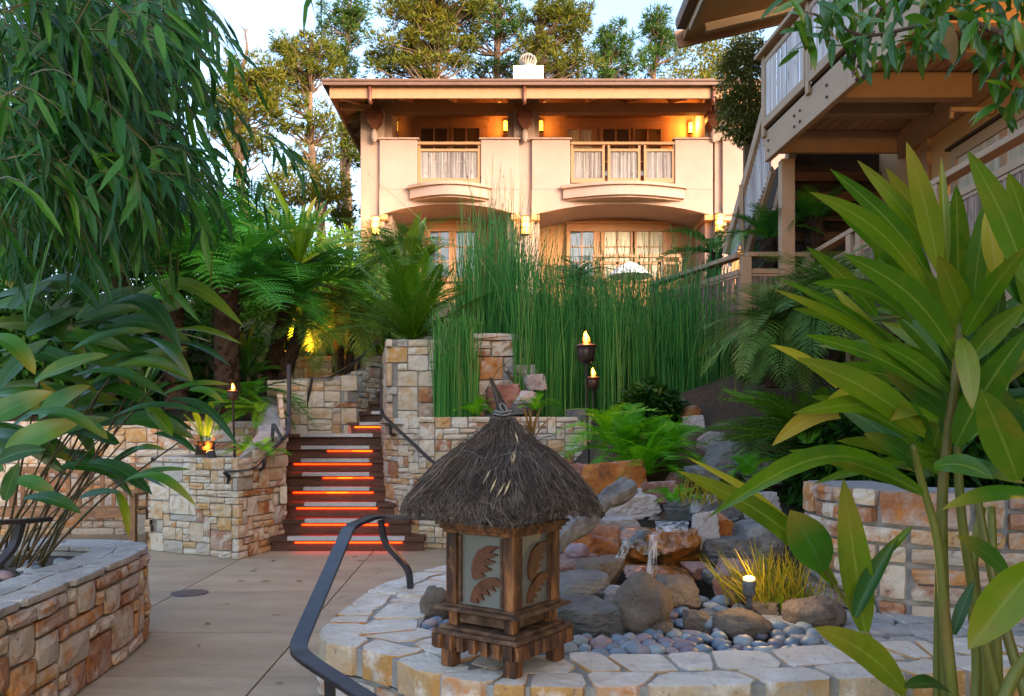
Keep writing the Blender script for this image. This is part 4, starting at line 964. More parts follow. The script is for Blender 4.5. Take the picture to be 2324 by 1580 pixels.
# upper deck: fascia beams, boards, joists
segs = [(10.0, 7.9), (7.895, 5.0), (4.995, 1.0), (.995, -6)]
for a, c in segs:
    b = MB(); b.hex([(fx(a), a, DZ), (fx(a) + .07, a, DZ), (fx(c) + .07, c, DZ), (fx(c), c, DZ)], [(fx(a), a, DZ + .36), (fx(a) + .07, a, DZ + .36), (fx(c) + .07, c, DZ + .36), (fx(c), c, DZ + .36)]); b.build('fascia_beam', M['trim_r'], rb, bevel=.006)
for k, y in enumerate((9.97, 9.1, 8.35, 7.65, 6.85, 6.1, 5.2, 4.3, 3.4, 2.5, 1.5)):
    h = .27 if k % 2 == 0 else .14
    bx('joist', (fx(y) + .071, y - .07, DZ + .36 - h), (WX - .01, y + .07 if k else y, DZ + .355), 'trim_r', bevel=.006)
nb = 13
for k in range(nb):
    b = MB(); o1 = .075 + k * (1.6 / nb) + .008; o2 = .075 + (k + 1) * (1.6 / nb) - .008
    b.hex([(fx(10) + o1, 10, DZ + .361), (fx(10) + o2, 10, DZ + .361), (fx(-5) + o2, -5, DZ + .361), (fx(-5) + o1, -5, DZ + .361)], [(fx(10) + o1, 10, DZ + .39), (fx(10) + o2, 10, DZ + .39), (fx(-5) + o2, -5, DZ + .39), (fx(-5) + o1, -5, DZ + .39)])
    b.build('deck_board', M['trim_r'], rb)
b = MB(); b.hex([(fx(10), 10, DZ + .392), (WX, 10, DZ + .392), (WX, -5, DZ + .392), (fx(-5), -5, DZ + .392)], [(fx(10), 10, DZ + .41), (WX, 10, DZ + .41), (WX, -5, DZ + .41), (fx(-5), -5, DZ + .41)]); b.build('gap_shade_sheet', M['trim_dark'], rb)  # added dark sheet over the boards paints shade into their gaps
bx('ledger', (WX - .06, -5, DZ + .0), (WX - .011, 9.88, DZ + .30), 'trim_r')
for yy in (9.86, 9.1, 8.95, 8.3, 7.6, 7.0):
    for dz in (.1, .22):
        b = MB(); q = Vector((fx(yy) - .005, yy, DZ + dz)); b.tube([q, q - Vector((.012, 0, 0))], .016, 8); b.build('bolt', M['rail'], rb)
# upper deck railing with reed panels
ur = thing_part('deck_railing', rb, (fx(10), 10, DZ + .36))
b = MB(); b.hex([(fx(10.08) - .1, 10.08, 6.08), (fx(10.08) + .08, 10.08, 6.08), (fx(0) + .08, 0, 6.08), (fx(0) - .1, 0, 6.08)], [(fx(10.08) - .1, 10.08, 6.13), (fx(10.08) + .08, 10.08, 6.13), (fx(0) + .08, 0, 6.13), (fx(0) - .1, 0, 6.13)]); b.build('handrail', M['trim_r'], ur, bevel=.008)
b = MB(); b.box((fx(10) - .0, 10.0, 5.0), (WX, 10.06, 5.14)); b.build('end_beam', M['trim_r'], ur)
for y in (9.98, 8.72, 7.5, 6.2, 4.9, 3.6):
    b = MB(); b.box((fx(y) - .035, y - .05, DZ + .30), (fx(y) - .002, y + .04, 6.08)); b.build('post', M['trim_r'], ur, bevel=.004)
pr_ = [9.93, 8.76, 8.66, 7.55, 7.45, 6.25, 6.15, 4.95, 4.85, 3.65]
for i in range(0, len(pr_), 2):
    ya, yc = pr_[i], pr_[i + 1]; f1, f2 = fx(ya) - .015, fx(yc) - .015
    b = MB(); b.bar((f1, ya, 5.99), (f2, yc, 5.99), .04, .06); b.bar((f1, ya, 5.24), (f2, yc, 5.24), .05, .10)
    b.bar((f1, ya - .025, 5.29), (f1, ya - .025, 5.96), .045, .05); b.bar((f2, yc + .025, 5.29), (f2, yc + .025, 5.96), .045, .05); b.build('panel_frame', M['trim_r'], ur)
    reeds(ur, (f1, ya - .05, 0), (f2, yc + .05, 0), 5.29, 5.96, 'reed', .018)
# end railing of the deck and stair running down behind
sr = thing_part('stair_railing', rb, (fx(10), 10.1, 5))
A, B2 = at(1740, 236, 10.15), at(1648, 575, 11.2)
A2, B3 = at(1752, 385, 10.15), at(1690, 600, 11.2)
b = MB(); b.bar(A, B2, .07, .10); b.build('handrail', M['trim_r'], sr)
b = MB(); b.bar(A2, B3, .06, .16); b.build('stringer', M['trim_r'], sr)
b = MB(); 
for k in range(26):
    t_ = (k + .5) / 26; p_ = A.lerp(B2, t_); q_ = A2.lerp(B3, t_); p_ = p_ + Vector((.03, 0, -.03)); b.bar(p_, Vector((p_.x + .02, p_.y, max(q_.z - .05, p_.z - .78))), .035, .02, up=(0, 1, 0))
b.build('reed_screen', M['reed'], sr)['kind'] = 'stuff'
b = MB(); b.bar(at(1682, 420, 10.7), at(1686, 570, 10.8), .05, .05); b.build('post', M['trim_r'], sr)
b = MB(); b.bar(at(1800, 330, 10.3), at(1735, 600, 11.3), .10, .12); b.build('stair_stringer', M['trim_r'], sr)
bx('post', (X(1772, 9.9), 9.86, 1.0), (X(1802, 9.9), 10.0, DZ), 'trim_r', bevel=.006)
# lower walkway with its railing
LZ = 2.55
lr = thing_part('walkway_railing', rb, (3.7, 10, LZ))
bx('walkway', (3.66, -4, LZ - .2), (WX, 10.0, LZ), 'trim_r'); bx('walkway', (2.9, 9.99, LZ - .2), (WX, 11.5, LZ - .001), 'trim_r')
TR = 3.62
def seg_rail(p, q, posts, panels=True, zb=LZ + .1):
    p = Vector(p); q = Vector(q)
    b = MB(); b.bar((p.x, p.y, TR), (q.x, q.y, TR), .13, .055); b.build('handrail', M['trim_r'], lr, bevel=.006)
    b = MB(); b.bar((p.x, p.y, TR - .20), (q.x, q.y, TR - .20), .05, .06); b.bar((p.x, p.y, TR - .25), (q.x, q.y, TR - .25), .03, .03); b.build('mid_rail', M['trim_r'], lr)
    b = MB(); b.bar((p.x, p.y, zb), (q.x, q.y, zb), .05, .08); b.build('bottom_rail', M['trim_r'], lr)
    for t_ in posts:
        c = p.lerp(q, t_); b = MB(); b.box((c.x - .06, c.y - .06, LZ - .9), (c.x + .06, c.y + .06, TR - .028)); b.build('post', M['trim_r'], lr, bevel=.005)
    reeds(lr, (p.x, p.y, 0), (q.x, q.y, 0), zb + .04, TR - .265, 'reed_brown', .022)
seg_rail((2.90, 9.98, 0), (3.68, 9.98, 0), (0.0, 1.0))
seg_rail((3.74, 9.96, 0), (3.84, 2.0, 0), (.14, .17, .36, .56, .76))
seg_rail((2.1, 11.9, 0), (2.84, 10.02, 0), (0.0,))
# lodge windows and trim along the wall
def wy(px, py, z): # depth of wall point
    return WX * F / (px - CX)
for (ya, yc, z0, z1) in ((8.6, 7.0, 2.6, 4.35), (6.3, 4.6, 2.6, 4.35), (4.2, 2.6, 2.6, 4.35)):
    wn = thing_part('window', rb, (WX, yc, z0))
    b = MB(); b.box((WX - .05, yc - .1, z1), (WX - .001, ya + .1, z1 + .12)); b.box((WX - .05, ya, z0), (WX - .001, ya + .1, z1 - .001)); b.box((WX - .05, yc - .1, z0), (WX - .001, yc, z1 - .001)); b.box((WX - .04, (ya + yc) / 2 - .05, z0), (WX - .001, (ya + yc) / 2 + .05, z1 - .001)); b.build('frame', M['trim_r'], wn)
    b = MB(); b.box((WX - .09, yc - .15, z1 + .121), (WX - .001, ya + .15, z1 + .15)); b.build('head_trim', M['trim_dark'], wn)
    for (p_, q_) in ((yc, (ya + yc) / 2 - .05), ((ya + yc) / 2 + .05, ya)):
        b = MB(); b.box((WX - .03, p_ + .002, z0), (WX - .004, q_ - .002, z1 - .003)); b.build('pane', M['curtain'], wn)
bx('corner_board', (WX - .05, 9.2, 2.6), (WX - .001, 9.35, DZ), 'trim_r')
b = MB(); q = Vector((WX - .02, 8.0, 4.62)); b.tube([q, q - Vector((.06, 0, 0))], .05, 10); b.tube([q - Vector((.05, 0, -.01)), q - Vector((.42, 0, -.01))], .025, 8); b.tube([q - Vector((.40, 0, .02)), q - Vector((.41, 0, .08))], .02, 8)
fxl = b.build('wall_lamp', M['trim_r'], rb)
q = Vector((WX - .12, 5.6, 4.55)); s_ = thing_part('porch_lamp', rb, q)
b = MB(); b.lathe([(.05, -.08), (.07, -.07), (.07, .07), (.05, .08)], q, 10); b.build('shade', M['sconce'], s_); b = MB(); b.box((WX - .06, 5.55, 4.5), (WX - .002, 5.65, 4.6)); b.build('bracket', M['iron'], s_)
point('porch_light', q + Vector((-.12, 0, 0)), (1, .50, .12), 16, .06, s_)
# lodge roof overhang
ex, ez = 2.66, 7.52
def ro(x): return ez + (x - ex) * math.tan(R(13))
b = MB(); b.hex([(ex, 12.5, ro(ex)), (WX + 3, 12.5, ro(WX + 3)), (WX + 3, -14, ro(WX + 3)), (ex, -14, ro(ex))], [(ex, 12.5, ro(ex) + .16), (WX + 3, 12.5, ro(WX + 3) + .16), (WX + 3, -14, ro(WX + 3) + .16), (ex, -14, ro(ex) + .16)]); b.build('roof', M['stucco_tan'], rb)
b = MB(); b.prism([(ex - .14, ez + .07), (ex - .003, ez + .07), (ex - .003, ez + .22), (ex - .16, ez + .22), (ex - .16, ez + .14)], 12.3, -14); b.build('gutter', M['gutter'], rb)
b = MB(); b.bar((ex - .1, 12.53, ez + .02), (WX + 3, 12.53, ro(WX + 3) + .04), .05, .26); b.build('barge_board', M['trim'], rb)
b = MB(); b.bar((ex + .25, 12.1, ro(ex + .25) - .07), (WX, 12.1, ro(WX) - .07), .08, .12); b.bar((ex + .02, 12.0, ez - .05), (ex + .02, -14, ez - .05), .07, .1); b.build('eave_beam', M['trim_r'], rb)

# ================================================================ ROCKS, WATER AND PEBBLES
import bmesh
def rock_mesh(m, seed, kind='round', sub=4):
    bm = bmesh.new(); r = random.Random(seed); o = Vector((r.uniform(0, 50), r.uniform(0, 50), r.uniform(0, 50)))
    if kind == 'round':
        bmesh.ops.create_icosphere(bm, subdivisions=sub, radius=.5)
        for v in bm.verts:
            n = v.co.normalized(); k = 1 + .22 * mnoise.noise(n * 1.3 + o) + (.08 * mnoise.noise(n * 4 + o) + .015 * mnoise.noise(n * 16 + o) if sub > 2 else .03 * mnoise.noise(n * 3 + o))
            v.co = n * .5 * k
    else:
        bmesh.ops.create_icosphere(bm, subdivisions=sub, radius=.5)
        pl = []
        for _ in range(7):
            pl.append((Vector((r.gauss(0, 1), r.gauss(0, 1), r.gauss(0, 1))).normalized(), r.uniform(.30, .44)))
        pl += [(Vector((r.uniform(-.15, .15), r.uniform(-.15, .15), 1)).normalized(), .34), (Vector((r.uniform(-.2, .2), -1, r.uniform(-.2, .2))).normalized(), .36), (Vector((1, 0, .1)).normalized(), .42), (Vector((-1, 0, .1)).normalized(), .42), (Vector((0, 0, -1)), .36)]
        for v in bm.verts:
            n = v.co.normalized(); k = .72
            for q, d in pl:
                c = n.dot(q)
                if c > .05: k = min(k, d / c)
            v.co = n * k * (1 + .05 * mnoise.noise(n * 5 + o) + .03 * mnoise.noise(n * 13 + o) + .018 * mnoise.noise(Vector((n.x * 3, n.y * 3, n.z * 26)) + o))
    me = bpy.data.meshes.new('rock'); bm.to_mesh(me); bm.free(); me.materials.append(m)
    if kind == 'round': me.polygons.foreach_set('use_smooth', [True] * len(me.polygons))
    return me
RK = {}
def rock(px, py, w_, h_, Y, mk, kind, label, dep=1.0, rot=None, tilt=0, name='boulder', cat='rock', group=None):
    key = (mk, kind); RK.setdefault(key, [])
    if len(RK[key]) < 4: RK[key].append(rock_mesh(M[mk], 200 + len(RK) * 10 + len(RK[key]), kind)); me = RK[key][-1]
    else: me = rng.choice(RK[key])
    sx = w_ * Y / F * 1.12; sz = h_ * Y / F * 1.2; q = 1.0 if kind == 'round' else 1.18
    o = inst(name, me, None, at(px, py, Y) + Vector((0, sx * dep * .3, 0)), (0, tilt, U(-.4, .4) if rot is None else rot), (sx * q, sx * dep * q, sz * q))
    return tag(o, label, cat, group)
rock(1464, 1386, 112, 122, 4.02, 'boulder', 'round', 'large egg shaped brown granite boulder in front of the waterfall')
rock(1336, 1410, 135, 92, 4.02, 'rock_grey', 'split', 'wide grey split rock beside the lantern base', rot=.25)
rock(1328, 1342, 112, 56, 4.5, 'rock_grey', 'split', 'dark grey flat rock behind the split rock')
rock(1367, 1309, 97, 73, 4.8, 'boulder', 'split', 'brown angular boulder left of the waterfall foot')
rock(1302, 1305, 90, 75, 5.0, 'rock_red', 'split', 'pink topped rock just right of the lantern glass')
rock(1345, 1238, 128, 92, 5.45, 'rock_orange', 'split', 'orange stained block left of the waterfall', rot=.1)
rock(1406, 1196, 100, 46, 5.6, 'rock_pale', 'split', 'pale flat rock wedged under the upper slab', rot=.1)
rock(1419, 1156, 128, 56, 5.85, 'rock_pale', 'split', 'large pale purple slab at the top left of the waterfall', rot=.15, tilt=-.12)
rock(1500, 1250, 165, 96, 5.3, 'rock_wet', 'split', 'wet dark orange block the water falls over', rot=.02, dep=.6)
rock(1496, 1316, 140, 56, 5.0, 'rock_wet', 'split', 'low wet black rock at the foot of the waterfall', rot=.02, dep=.7)
rock(1602, 1206, 50, 84, 5.35, 'rock_pale', 'split', 'upright pale angular rock right of the waterfall')
rock(1630, 1200, 66, 76, 5.5, 'rock_orange', 'split', 'small orange rock right of the upright pale rock')
rock(1541, 1342, 80, 64, 4.45, 'boulder', 'split', 'pointed brown rock behind the blue pebbles')
rock(1664, 1256, 112, 66, 5.25, 'rock_grey', 'split', 'grey ledge rock right of the waterfall')
rock(1692, 1322, 110, 96, 4.75, 'rock_red', 'split', 'red brown boulder behind the path lamp')
rock(1693, 1432, 124, 62, 3.95, 'boulder', 'round', 'low tan rounded boulder among the front pebbles')
rock(1859, 1402, 120, 66, 4.05, 'boulder', 'round', 'tan rounded boulder at the right end of the pebbles')
rock(1737, 1394, 70, 46, 4.3, 'boulder', 'split', 'small brown rock at the base of the path lamp')
rock(1503, 1432, 52, 36, 3.98, 'boulder', 'split', 'little tan stone right of the egg shaped boulder')
rock(1584, 1412, 56, 44, 4.05, 'boulder', 'split', 'little rust coloured stone in the middle of the pebbles')
rock(1499, 1118, 72, 48, 6.4, 'rock_red', 'split', 'reddish rock above the waterfall lip')
rock(1603, 1145, 60, 44, 6.2, 'rock_pale', 'split', 'purple grey rock above the waterfall on the right')
rock(1394, 1112, 134, 124, 6.9, 'rock_orange', 'split', 'big orange block below the torch pole', rot=.05, dep=.7)
rock(1312, 1116, 76, 124, 7.0, 'rock_red', 'split', 'dark red block left of the big orange block', rot=.05, dep=.7)
rock(1545, 1092, 60, 40, 6.9, 'rock_red', 'split', 'small red rock below the bright fern')
rock(1619, 1003, 56, 46, 7.6, 'rock_pale', 'split', 'pale rock on the bank right of the bright fern')
rock(1660, 1040, 108, 74, 7.0, 'rock_grey', 'split', 'big blue grey rock on the bank below the palm')
rock(1735, 1075, 80, 50, 6.6, 'rock_grey', 'split', 'half hidden grey rock among the bank plants')
rock(1600, 1075, 60, 40, 6.6, 'rock_grey', 'split', 'small grey rock right of the small red rock')
rock(1568, 936, 52, 34, 9.0, 'rock_orange', 'split', 'orange rock behind the bright fern')
rock(1536, 914, 40, 26, 9.2, 'rock_grey', 'split', 'dark rock at the foot of the horsetails')
rock(1577, 964, 46, 40, 8.7, 'rock_pale', 'split', 'bluish rock below the orange rock behind the fern')
rock(1310, 941, 46, 26, 9.62, 'rock_grey', 'split', 'dark grey block on the end of the retaining wall')
rock(1140, 905, 70, 62, 9.9, 'rock_red', 'split', 'brown rock behind the lantern tip')
rock(1190, 902, 60, 30, 9.9, 'rock_pale', 'split', 'white rock with orange stain behind the lantern tip')
rock(1178, 927, 56, 28, 9.85, 'rock_grey', 'split', 'low grey rock on the wall behind the lantern tip')
rock(1211, 868, 42, 36, 10.3, 'rock_pale', 'split', 'round white rock among the horsetail stalks')
rock(1184, 843, 56, 28, 10.5, 'rock_pale', 'split', 'cream rock stacked below the dark ledge stones')
# boulder packing behind so the cascade reads as one bank
fill = [(1560, 1155, 90, 50, 6.3), (1450, 1130, 80, 40, 6.5), (1650, 1170, 80, 60, 5.9), (1720, 1150, 80, 60, 5.9), (1740, 1230, 90, 80, 5.3), (1590, 1296, 60, 36, 5.1), (1630, 1312, 56, 36, 4.95), (1400, 1350, 50, 36, 4.45), (1790, 1350, 70, 60, 4.5), (1440, 1060, 70, 40, 7.4), (1330, 1250, 60, 50, 5.7)]
words_ = ('shadowed rock behind the waterfall lip', 'rock behind the driftwood end', 'rock under the drooping ginger leaf', 'rock at the back beside the garden wall', 'rock behind the dry grass', 'wet rock right of the falling water', 'brown rock right of the wet rock', 'small stone between the big boulders', 'dark rock under the dry grass', 'rock below the torch pole fern', 'rock behind the orange stained block')
for (px, py, w_, h_, Y), l in zip(fill, words_): rock(px, py, w_, h_, Y, rng.choice(['rock_grey', 'rock_red', 'rock_pale', 'boulder']), 'split', l)
# driftwood log
a_, c_ = at(1255, 1235, 4.4), at(1424, 1102, 4.9); b = MB(); n = 14; pts = [a_.lerp(c_, i / 13) + Vector((0, 0, .012 * math.sin(i * .9))) for i in range(n)]
b.tube(pts, lambda t: .060 + .008 * math.sin(t * 7) + (.010 if t > .7 else 0), 22)
for i, v in enumerate(b.v):
    k = i % 22; ax = pts[min(13, i // 22)]; q = Vector(v) - ax; g_ = 1 + .22 * mnoise.noise(Vector((k * .9, (i // 22) * .12, 3))) + .10 * mnoise.noise(Vector((k * 2.3, (i // 22) * .3, 8))); b.v[i] = tuple(ax + q * g_)
tag(b.build('driftwood_log', M['drift']), 'grey weathered driftwood log leaning behind the lantern roof', 'log')
# water
pool = MB(); pool.add([(.2, 5.0, .33), (1.5, 4.6, .33), (1.6, 5.6, .33), (.3, 5.8, .33)], [(0, 1, 2, 3)]); o = pool.build('fountain_pool', M['pool']); o['kind'] = 'structure'
wf = thing('waterfall', 'small waterfall spilling over dark rocks into the pebble basin', 'waterfall', at(1500, 1300, 5.2))
def fall(name, pts_l, pts_r):
    l = spline(pts_l, 5); r_ = spline(pts_r, 5); b = MB(); n = 9
    for i in range(len(l)):
        for k in range(n):
            p = l[i].lerp(r_[i], k / (n - 1)); p = p + Vector((0, -.014 * math.sin(k * 2.3) - .01 * math.sin(math.pi * k / (n - 1)), 0)); b.v.append(tuple(p))
    for i in range(len(l) - 1):
        for k in range(n - 1): a = i * n + k; b.f.append((a, a + 1, a + n + 1, a + n))
    b.build(name, M['fall'], wf, smooth=True)
fall('upper_cascade', [at(1486, 1182, 5.35), at(1488, 1190, 5.2), at(1490, 1206, 5.12)], [at(1562, 1182, 5.35), at(1564, 1190, 5.2), at(1560, 1208, 5.12)])
fall('main_stream', [at(1480, 1208, 5.05), at(1475, 1216, 4.86), at(1471, 1260, 4.80), at(1466, 1312, 4.78)], [at(1502, 1208, 5.05), at(1497, 1218, 4.86), at(1491, 1260, 4.80), at(1494, 1314, 4.78)])
fall('side_stream', [at(1416, 1218, 5.05), at(1412, 1235, 4.95), at(1398, 1262, 4.9), at(1386, 1282, 4.85)], [at(1428, 1218, 5.05), at(1430, 1240, 4.95), at(1420, 1265, 4.9), at(1402, 1290, 4.85)])
b = MB(); b.add([tuple(at(1470, 1180, 5.45)), tuple(at(1572, 1180, 5.45)), tuple(at(1560, 1160, 6.2)), tuple(at(1490, 1160, 6.2))], [(0, 1, 2, 3)]); b.build('upper_pool', M['pool'], wf)
# pebbles
PB = []
for i in range(8):
    me = rock_mesh(M['pebble'], 400 + i, 'round', 2)
    PB.append(me)
b = MB(); b.add([(-.5, 3.5, .34), (2.0, 3.45, .34), (2.0, 5.2, .34), (-.5, 5.4, .34)], [(0, 1, 2, 3)]); o = b.build('basin_gravel', M['soil']); o['kind'] = 'structure'
placed = []
def pebbles(n, fx_, label, group, z, smin=.035, smax=.075, cap=1):
    k = 0; tries = 0
    while k < n and tries < n * 40:
        tries += 1; x, y = fx_(); s = U(smin, smax)
        if any((x - a) ** 2 + (y - c) ** 2 < (.42 * (s + d)) ** 2 for a, c, d in placed): continue
        placed.append((x, y, s)); k += 1
        o = inst('pebble', rng.choice(PB), None, (x, y, z + s * .28 + U(0, .02)), (U(-.25, .25), U(-.25, .25), U(0, 6.3)), (s * U(1.05, 1.45), s * U(.9, 1.1), s * U(.6, .8)))
        tag(o, label, 'pebble', group)
def in_front():
    x = U(.12, 1.5); y = 3.54 + U(0, 1) ** 1.2 * (.36 + .95 * max(0, min(1, 1.15 - abs(x - 1.05) / .42))) + .02 * x
    return x, y
pebbles(150, in_front, 'smooth blue grey river pebble in the fountain basin', 'pebbles in the fountain basin', .385, .055, .105)
pebbles(9, lambda: (U(-.43, -.33), U(3.85, 4.15)), 'smooth blue pebble in the small heap left of the lantern', 'pebbles left of the lantern', .40, .05, .075)
pebbles(34, lambda: (U(-3.3, -2.66), U(3.7, 5.1)), 'dark grey river pebble in the left planter', 'pebbles in the left planter', .56, .06, .10)
o = rock(985, 1378, 62, 74, 4.25, 'boulder', 'round', 'smooth tan boulder half hidden behind the left of the lantern')
rock(1313, 1255, 50, 34, 5.05, 'pebble', 'round', 'single large dark blue pebble beside the orange stained block')
# path lamp
c = at(1700, 1392, 4.15); pl_ = thing('path_lamp', 'small pewter path lamp glowing among the pebbles', 'lamp', c)
b = MB(); b.lathe([(.016, 0), (.018, .09), (.022, .10)], c, 10); b.build('stake', M['pewter'], pl_, smooth=True)
b = MB(); b.lathe([(.02, .085), (.031, .10), (.033, .165), (.033, .17)], c, 16); b.build('body', M['pewter'], pl_, smooth=True)
b = MB(); b.lathe([(.028, .171), (.030, .176), (.030, .186), (.01, .192)], c, 16); b.build('lens', M['pathlamp'], pl_, smooth=True)
point('path_light', c + Vector((0, -.01, .22)), (1, .62, .22), 1.2, .03, pl_)
# torches
def torch(px, py_f, py_b, w_, Y, label, zb, e=6):
    c = at(px, py_b, Y); s = w_ * Y / F; root = thing('garden_torch', label, 'torch', (c.x + .02, Y, zb), group=None)
    b = MB(); b.tube([(c.x + .03, Y, zb), (c.x + .01, Y, (zb + c.z) / 2), (c.x, Y, c.z)], .013, 8); b.build('pole', M['iron'], root)
    b = MB(); b.lathe([(.10 * s, 0), (.30 * s, .06 * s), (.40 * s, .28 * s), (.42 * s, .58 * s), (.40 * s, .64 * s), (.52 * s, .72 * s), (.53 * s, .78 * s), (.36 * s, .84 * s), (.18 * s, .84 * s)], c, 18); b.build('bowl', M['bronze'], root, smooth=True)
    b = MB()
    for k in range(4):
        a = k * math.pi / 2 + .5; b.tube([(c.x + r_ * s * math.cos(a), Y + r_ * s * math.sin(a), c.z + z_ * s) for r_, z_ in ((.12, -.05), (.34, .0), (.45, .25), (.46, .66))], .012 * s + .003, 5)
    b.build('cradle', M['iron'], root)
    f = c + Vector((0, 0, .84 * s)); h = .62 * s
    b = MB(); b.lathe([(.06 * s, -.02 * s), (.17 * s, .12 * s), (.15 * s, .30 * s), (.07 * s, .5 * s), (.01 * s, h)], f, 10)
    b.v = [(v[0] + .03 * s * math.sin((v[2] - f.z) / s * 9), v[1], v[2]) for v in b.v]; b.build('flame', M['flame'], root, smooth=True)
    b = MB(); b.lathe([(.03 * s, .0), (.09 * s, .1 * s), (.03 * s, .34 * s)], f + Vector((0, -.10 * s, 0)), 8); b.build('flame_core', M['flame_core'], root, smooth=True)
    point('torch_light', f + Vector((0, -.05, .5 * s)), (1, .33, .06), e, .05, root)
torch(1330, 770, 824, 50, 8.4, 'tall bronze torch with open flame before the horsetails', Z(1052, 8.4), 5)
torch(1346, 850, 884, 34, 9.3, 'smaller burning torch just below the tall bronze torch', 1.3, 3)
torch(529, 885, 908, 26, 9.85, 'burning torch in the planter left of the stairs', 1.0, 4)
torch(746, 750, 760, 18, 14.2, 'far small burning torch above the upper terrace wall', 2.5, 5)
# flood lamps in the beds
def flood(p, d, label, e):
    root = thing('garden_uplight', label, 'lamp', p); d = Vector(d).normalized(); p = Vector(p)
    b = MB(); b.tube([p, p + d * .14], .05, 12); b.build('housing', M['iron'], root); b = MB(); b.tube([p + d * .141, p + d * .15], .044, 12); b.build('lens', M['flame_core'], root)
    l = bpy.data.lights.new('uplight_spot', 'SPOT'); l.energy = e; l.color = (1, .30, .03); l.spot_size = R(95); l.spot_blend = .6; l.shadow_soft_size = .03
    o = bpy.data.objects.new('uplight_spot', l); COL.objects.link(o); o.parent = root; o.location = (p + d * .17) - origin(root); o.rotation_euler = (-d).to_track_quat('Z', 'Y').to_euler()
flood(at(632, 812, 12.9), (.5, .35, .55), 'amber uplight glowing on the terrace wall under the palm', 110)
flood(at(486, 1050, 9.25), (-.35, .25, .6), 'hidden uplight turning the cycad stem gold', 14)
# ================================================================ PLANTS
EYE = Vector((0, 0, EH))
def unit(v): v = Vector(v); return v.normalized() if v.length > 1e-9 else Vector((0, 0, 1))
def blade(b, p, d, nrm, L, W, n=3, droop=.2, fold=.25, tipw=.0):
    """simple folded leaf appended to b: n stations, drooping along its length"""
    p = Vector(p); d = unit(d); nrm = Vector(nrm); nrm = nrm - d * nrm.dot(d); nrm = unit(nrm); s = d.cross(nrm); base = len(b.v)
    b.v.append(tuple(p))
    for i in range(1, n + 1):
        t = i / (n + 1); w_ = W * .5 * math.sin(math.pi * t ** .8) ** .8
        c = p + d * (L * t) + Vector((0, 0, -droop * L * t * t))
        b.v += [tuple(c - s * w_ + nrm * (fold * w_)), tuple(c), tuple(c + s * w_ + nrm * (fold * w_))]
    b.v.append(tuple(p + d * L + Vector((0, 0, -droop * L))))
    b.f += [(base, base + 2, base + 1), (base, base + 3, base + 2)]
    for i in range(n - 1):
        a = base + 1 + 3 * i; b.f += [(a, a + 1, a + 4, a + 3), (a + 1, a + 2, a + 5, a + 4)]
    a = base + 1 + 3 * (n - 1); e = len(b.v) - 1; b.f += [(a, a + 1, e), (a + 1, a + 2, e)]
def big_leaf(B, T, W, bow=.12, roll=0., face=.55, fold=.22, wave=.03, ns=11, twist=0., belly=.85):
    """broad strap leaf from B to T with midrib fold, wavy margin and arching; returns MB with uv"""
    B = Vector(B); T = Vector(T); d = T - B; L = d.length; dn = d.normalized(); mid = (B + T) / 2
    n0 = unit(Vector((0, 0, 1)) * (1 - face) + unit(EYE - mid) * face); n0 = unit(n0 - dn * n0.dot(dn)); n0 = Matrix.Rotation(roll, 3, dn) @ n0
    up = unit(Vector((0, 0, 1)) - dn * dn.z) if abs(dn.z) < .95 else n0
    b = MB(); b.uv = []; ph = U(0, 6)
    cross = (-1, -.5, 0, .5, 1)
    for i in range(ns):
        t = i / (ns - 1)
        c = B + d * t + up * (bow * L * math.sin(math.pi * t) * (1 - .25 * t)) 
        tang = unit(d + up * (bow * L * math.pi * math.cos(math.pi * t)))
        nn = Matrix.Rotation(twist * (t - .5), 3, tang) @ unit(n0 - tang * n0.dot(tang)); s = tang.cross(nn)
        w_ = W * .5 * max(.03, math.sin(math.pi * min(1, (.04 + .96 * t)) ** belly)) ** .72
        if t > .985: w_ = W * .012
        for k in cross:
            wv = wave * W * math.sin(t * 11 + ph + (1.7 if k > 0 else 0)) * abs(k)
            b.v.append(tuple(c + s * (w_ * k) + nn * (fold * w_ * abs(k) ** 1.4 + wv))); b.uv.append((k, t))
    m = len(cross)
    for i in range(ns - 1):
        for k in range(m - 1): a = i * m + k; b.f.append((a, a + 1, a + m + 1, a + m))
    return b
def px_leaf(parent, bx_, by_, tx, ty, w_, db, dt, mk, **kw):
    B, T = at(bx_, by_, db), at(tx, ty, dt); b = big_leaf(B, T, w_ * .82 * (db + dt) / 2 / F, **kw)
    return b.build('leaf', M[mk], parent, smooth=True)

# ---- right foreground ginger
c = at(2190, 1760, 2.35); gr = thing('ginger_plant', 'tall yellow green ginger plant filling the right foreground', 'plant', (c.x, c.y, .42))
def stem(parent, pts, r0, r1, mk='stem'):
    b = MB(); b.tube(spline([at(*p) for p in pts], 5), (r0, r1), 8); return b.build('stem', M[mk], parent, smooth=True)
stem(gr, [(2152, 1700, 2.3), (2142, 1400, 2.3), (2138, 1150, 2.3), (2150, 1000, 2.3), (2166, 880, 2.28), (2182, 740, 2.28), (2190, 690, 2.28)], .017, .010)
stem(gr, [(2176, 1700, 2.25), (2150, 1450, 2.25), (2128, 1230, 2.25), (2096, 1110, 2.25), (2072, 1010, 2.22)], .016, .009)
stem(gr, [(2300, 1700, 2.45), (2225, 1420, 2.5), (2190, 1230, 2.5), (2178, 1120, 2.5), (2172, 1000, 2.5)], .017, .012)
stem(gr, [(2350, 1650, 2.4), (2280, 1420, 2.5), (2240, 1250, 2.55), (2215, 1110, 2.6)], .017, .012)
stem(gr, [(2240, 1700, 2.7), (2235, 1480, 2.7), (2210, 1280, 2.75), (2230, 1150, 2.75)], .018, .012)
stem(gr, [(2270, 1700, 2.6), (2262, 1480, 2.6), (2255, 1300, 2.65), (2250, 1150, 2.7)], .018, .012)
